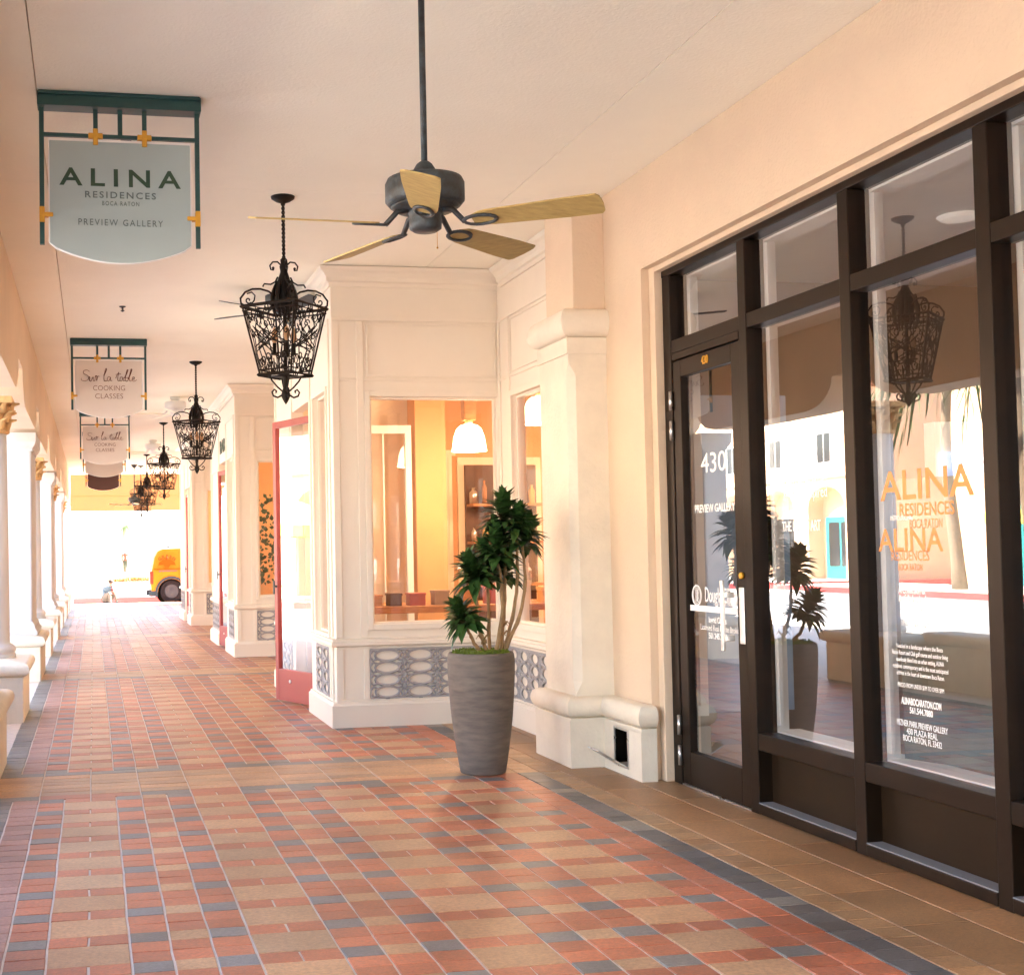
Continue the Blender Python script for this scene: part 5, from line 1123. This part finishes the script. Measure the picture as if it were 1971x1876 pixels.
def arched_house(name, label, x0, x1, y0, y1, h, m, openings, facing='x', roof='tile', doorm='tealdoor', yy=None):
    """house whose street face is x1 (facing +x); arched openings with depth"""
    root = thing(name, label, 'building', ((x0+x1)/2, (y0+y1)/2, 0)); hh = 3.1
    b = MB(); b.box(x0, x1-.6, y0, y1, 0, h); b.box(x1-.6, x1, y0, y1, hh+.45, h)
    edges = [y0]
    for a, c in openings: edges += [a, c]
    edges.append(y1)
    for i in range(0, len(edges), 2): b.box(x1-.6, x1, edges[i], edges[i+1], 0, hh+.45)
    for a, c in openings:
        mid, r_ = (a+c)/2, (c-a)/2; n = 10
        for t in range(n):
            t0, t1 = PI*t/n, PI*(t+1)/n; ya_, yb_ = mid+r_*cos(t0), mid+r_*cos(t1); za, zb = hh-.45+.75*sin(t0), hh-.45+.75*sin(t1)
            b.prism([(ya_, za), (ya_, hh+.45), (yb_, hh+.45), (yb_, zb)], 'x', x1-.598, x1-.002)
    b.build('wall', m, root)
    for i, (a, c) in enumerate(openings):
        b = MB(); b.box(x1-.595, x1-.55, a+.25, c-.25, .0, 2.3); dd = b.build('door', doorm if i % 2 == 0 else 'darkglass', root)
        b = MB(); b.box(x1-.549, x1-.54, a+.45, (a+c)/2-.05, .5, 2.1); b.box(x1-.549, x1-.54, (a+c)/2+.05, c-.45, .5, 2.1); b.build('glazing', 'darkglass', dd)
        if h > 5.5:
            b = MB(); b.box(x1-.02, x1+.03, (a+c)/2-.5, (a+c)/2+.5, 4.2, 5.4); wf = b.build('window', 'white', root)
            b = MB(); b.box(x1+.031, x1+.036, (a+c)/2-.42, (a+c)/2-.02, 4.28, 5.32); b.box(x1+.031, x1+.036, (a+c)/2+.02, (a+c)/2+.42, 4.28, 5.32); b.build('window_pane', 'darkglass', wf)
    b = MB(); b.mould([(x1, y1), (x1, y0)][::-1], [(0, hh+.6), (.10, hh+.62), (.14, hh+.72), (0, hh+.76)]); b.mould([(x1, y0), (x1, y1)], [(0, h-.3), (.12, h-.26), (.25, h-.12), (.28, h), (0, h+.02)]); b.build('cornice', 'stone', root)
    b = MB(); b.prism([(x0-.3, h+.02), (x1+.35, h+.02), ((x0+x1)/2, h+1.5)], 'y', y0-.2, y1+.2); b.build('roof', roof, root)
    return root
arched_house('arcaded_building', 'cream two-storey arcaded building across the street with teal doors', -28, -19.5, -8, 11, 7.0, 'facade', [(-6, -3), (-2, 1), (2, 5), (6, 9)])
arched_house('arcaded_building', 'peach two-storey arcaded building farther along the opposite side of the street', -28, -19.5, 12, 36, 6.4, 'peach', [(13.5, 16.5), (18, 21), (22.5, 25.5), (27, 30), (31, 34)])
arched_house('arcaded_building', 'long peach arcaded building at the far end of the street beyond the crossing', -28, -19.5, 41, 75, 6.8, 'peach', [(41.8, 44.2), (45.2, 47.6), (48.6, 51), (52, 54.4), (56, 59), (62, 65)])
fb = thing('far_building', 'very pale wide building beyond the side street, washed out by sun', 'building', (5, 118, .035))
b = MB(); b.box(-40, 60, 112, 124, .035, 10); b.build('wall', 'facade', fb)
b = MB(); b.box(-40, 60, 111.8, 112, 9.6, 10.2); b.build('cornice', 'stone', fb)
for k in range(14):
    for z in (1.0, 5.0):
        b = MB(); b.box(-36+7*k, -34+7*k, 111.93, 111.99, z, z+2.2); b.build('window', 'facade', fb)
# flower bed far behind the exit
bed = thing('flower_bed', 'long low bed of orange flowers beyond the red kerb', 'flower bed', (1.8, 60, .035))
b = MB(); b.box(.6, 3.2, 59.2, 60.6, .035, .12); b.build('border', 'concrete', bed)
b = MB(); random.seed(9)
for k in range(2600):
    x, y = random.uniform(.65, 3.15), random.uniform(59.25, 60.55); z = .1+random.uniform(0, .22)*(1-abs(x-1.9)/2.2); a = random.uniform(0, 6.28); s_ = .05
    b.quad((x, y, z), (x+s_*cos(a), y+s_*sin(a), z+.02), (x+s_*1.3*cos(a+.6), y+s_*sin(a+.6), z+.05), (x+s_*cos(a+1.2), y+s_*sin(a+1.2), z+.02))
b.build('blossoms', 'flower', bed, recalc=False)
# palms
def palm(x, y, h, label, seed, fr=2.3, group='palm trees along the street', n=26):
    rnd = random.Random(seed); root = thing('palm_tree', label, 'palm tree', (x, y, 0), group=group)
    pts = [(x+.15*sin(t*.5+seed), y, h*t/10) for t in range(11)]; b = MB(); b.tube(pts, [.19-.008*t+(.03 if t == 0 else 0) for t in range(11)], 10); b.build('trunk', 'bark', root)
    b = MB(); top = Vector(pts[-1])
    for i in range(n):
        a = i*2.4; el = R_(rnd.uniform(-35, 75)); L = fr*rnd.uniform(.8, 1.1); prev = None
        for t in range(11):
            f = t/10; c = top + Vector((cos(a), sin(a), 0))*(L*f*cos(el)) + Vector((0, 0, 1))*(L*f*sin(el)*.8 - L*.75*f*f)
            sd = Vector((-sin(a), cos(a), 0))
            if prev is not None:
                for sx in (-1, 1):
                    tip = c + sd*sx*(.55*sin(PI*min(.98, f+.08)))+Vector((0, 0, -.30*f-.1)) + (c-prev)*.8
                    b.quad(tuple(prev), tuple(prev.lerp(c, .45)), tuple(tip+(c-prev)*.1), tuple(tip))
                b.tube([tuple(prev), tuple(c)], .018*(1-f)+.004, 3, sm=False)
            prev = c
    b.build('crown', 'frond', root, recalc=False)
for i, (x, y, h) in enumerate([(-14.2+-3, 3.0, 6.0), (-17.0, 14.5, 7.5), (-17.2, 23.5, 6.5), (-4.0, 13.2, 4.6), (-17.0, 32.5, 7.0)]):
    palm(x, y, h, ['palm across the street in front of the cream arcades', 'tall palm across the street between the cream and peach buildings', 'palm in front of the peach building', 'short palm on the near street kerb, its fronds reflected in the shop panes', 'palm at the far corner of the peach building'][i], i+1)
palm(2.1, 95, 3.4, 'small bright young palm far beyond the exit, above the walking person', 9, fr=.7, group='palm trees far beyond the exit', n=14)
# cafe parasol reflected in the red door
um = thing('parasol', 'green and yellow cafe parasol on the opposite pavement, mirrored in the red door', 'parasol', (-16.6, 27.4, 0))
b = MB(); b.tube([(-16.6, 27.4, 0), (-16.6, 27.4, 2.6)], .022, 8); b.lathe([(.25, 0), (.25, .06), (.04, .09)], (-16.6, 27.4, -.01), 18); b.build('pole', 'white', um)
b = MB(); b.lathe([(.02, 2.75), (2.0, 2.05)], (-16.6, 27.4, 0), 8, sm=False, caps=False); cn = b.build('canopy', 'umb_g', um, recalc=False)
b = MB(); b.lathe([(2.0, 2.05), (2.02, 1.75)], (-16.6, 27.4, 0), 8, sm=False, caps=False); b.build('valance', 'umb_y', cn, recalc=False)
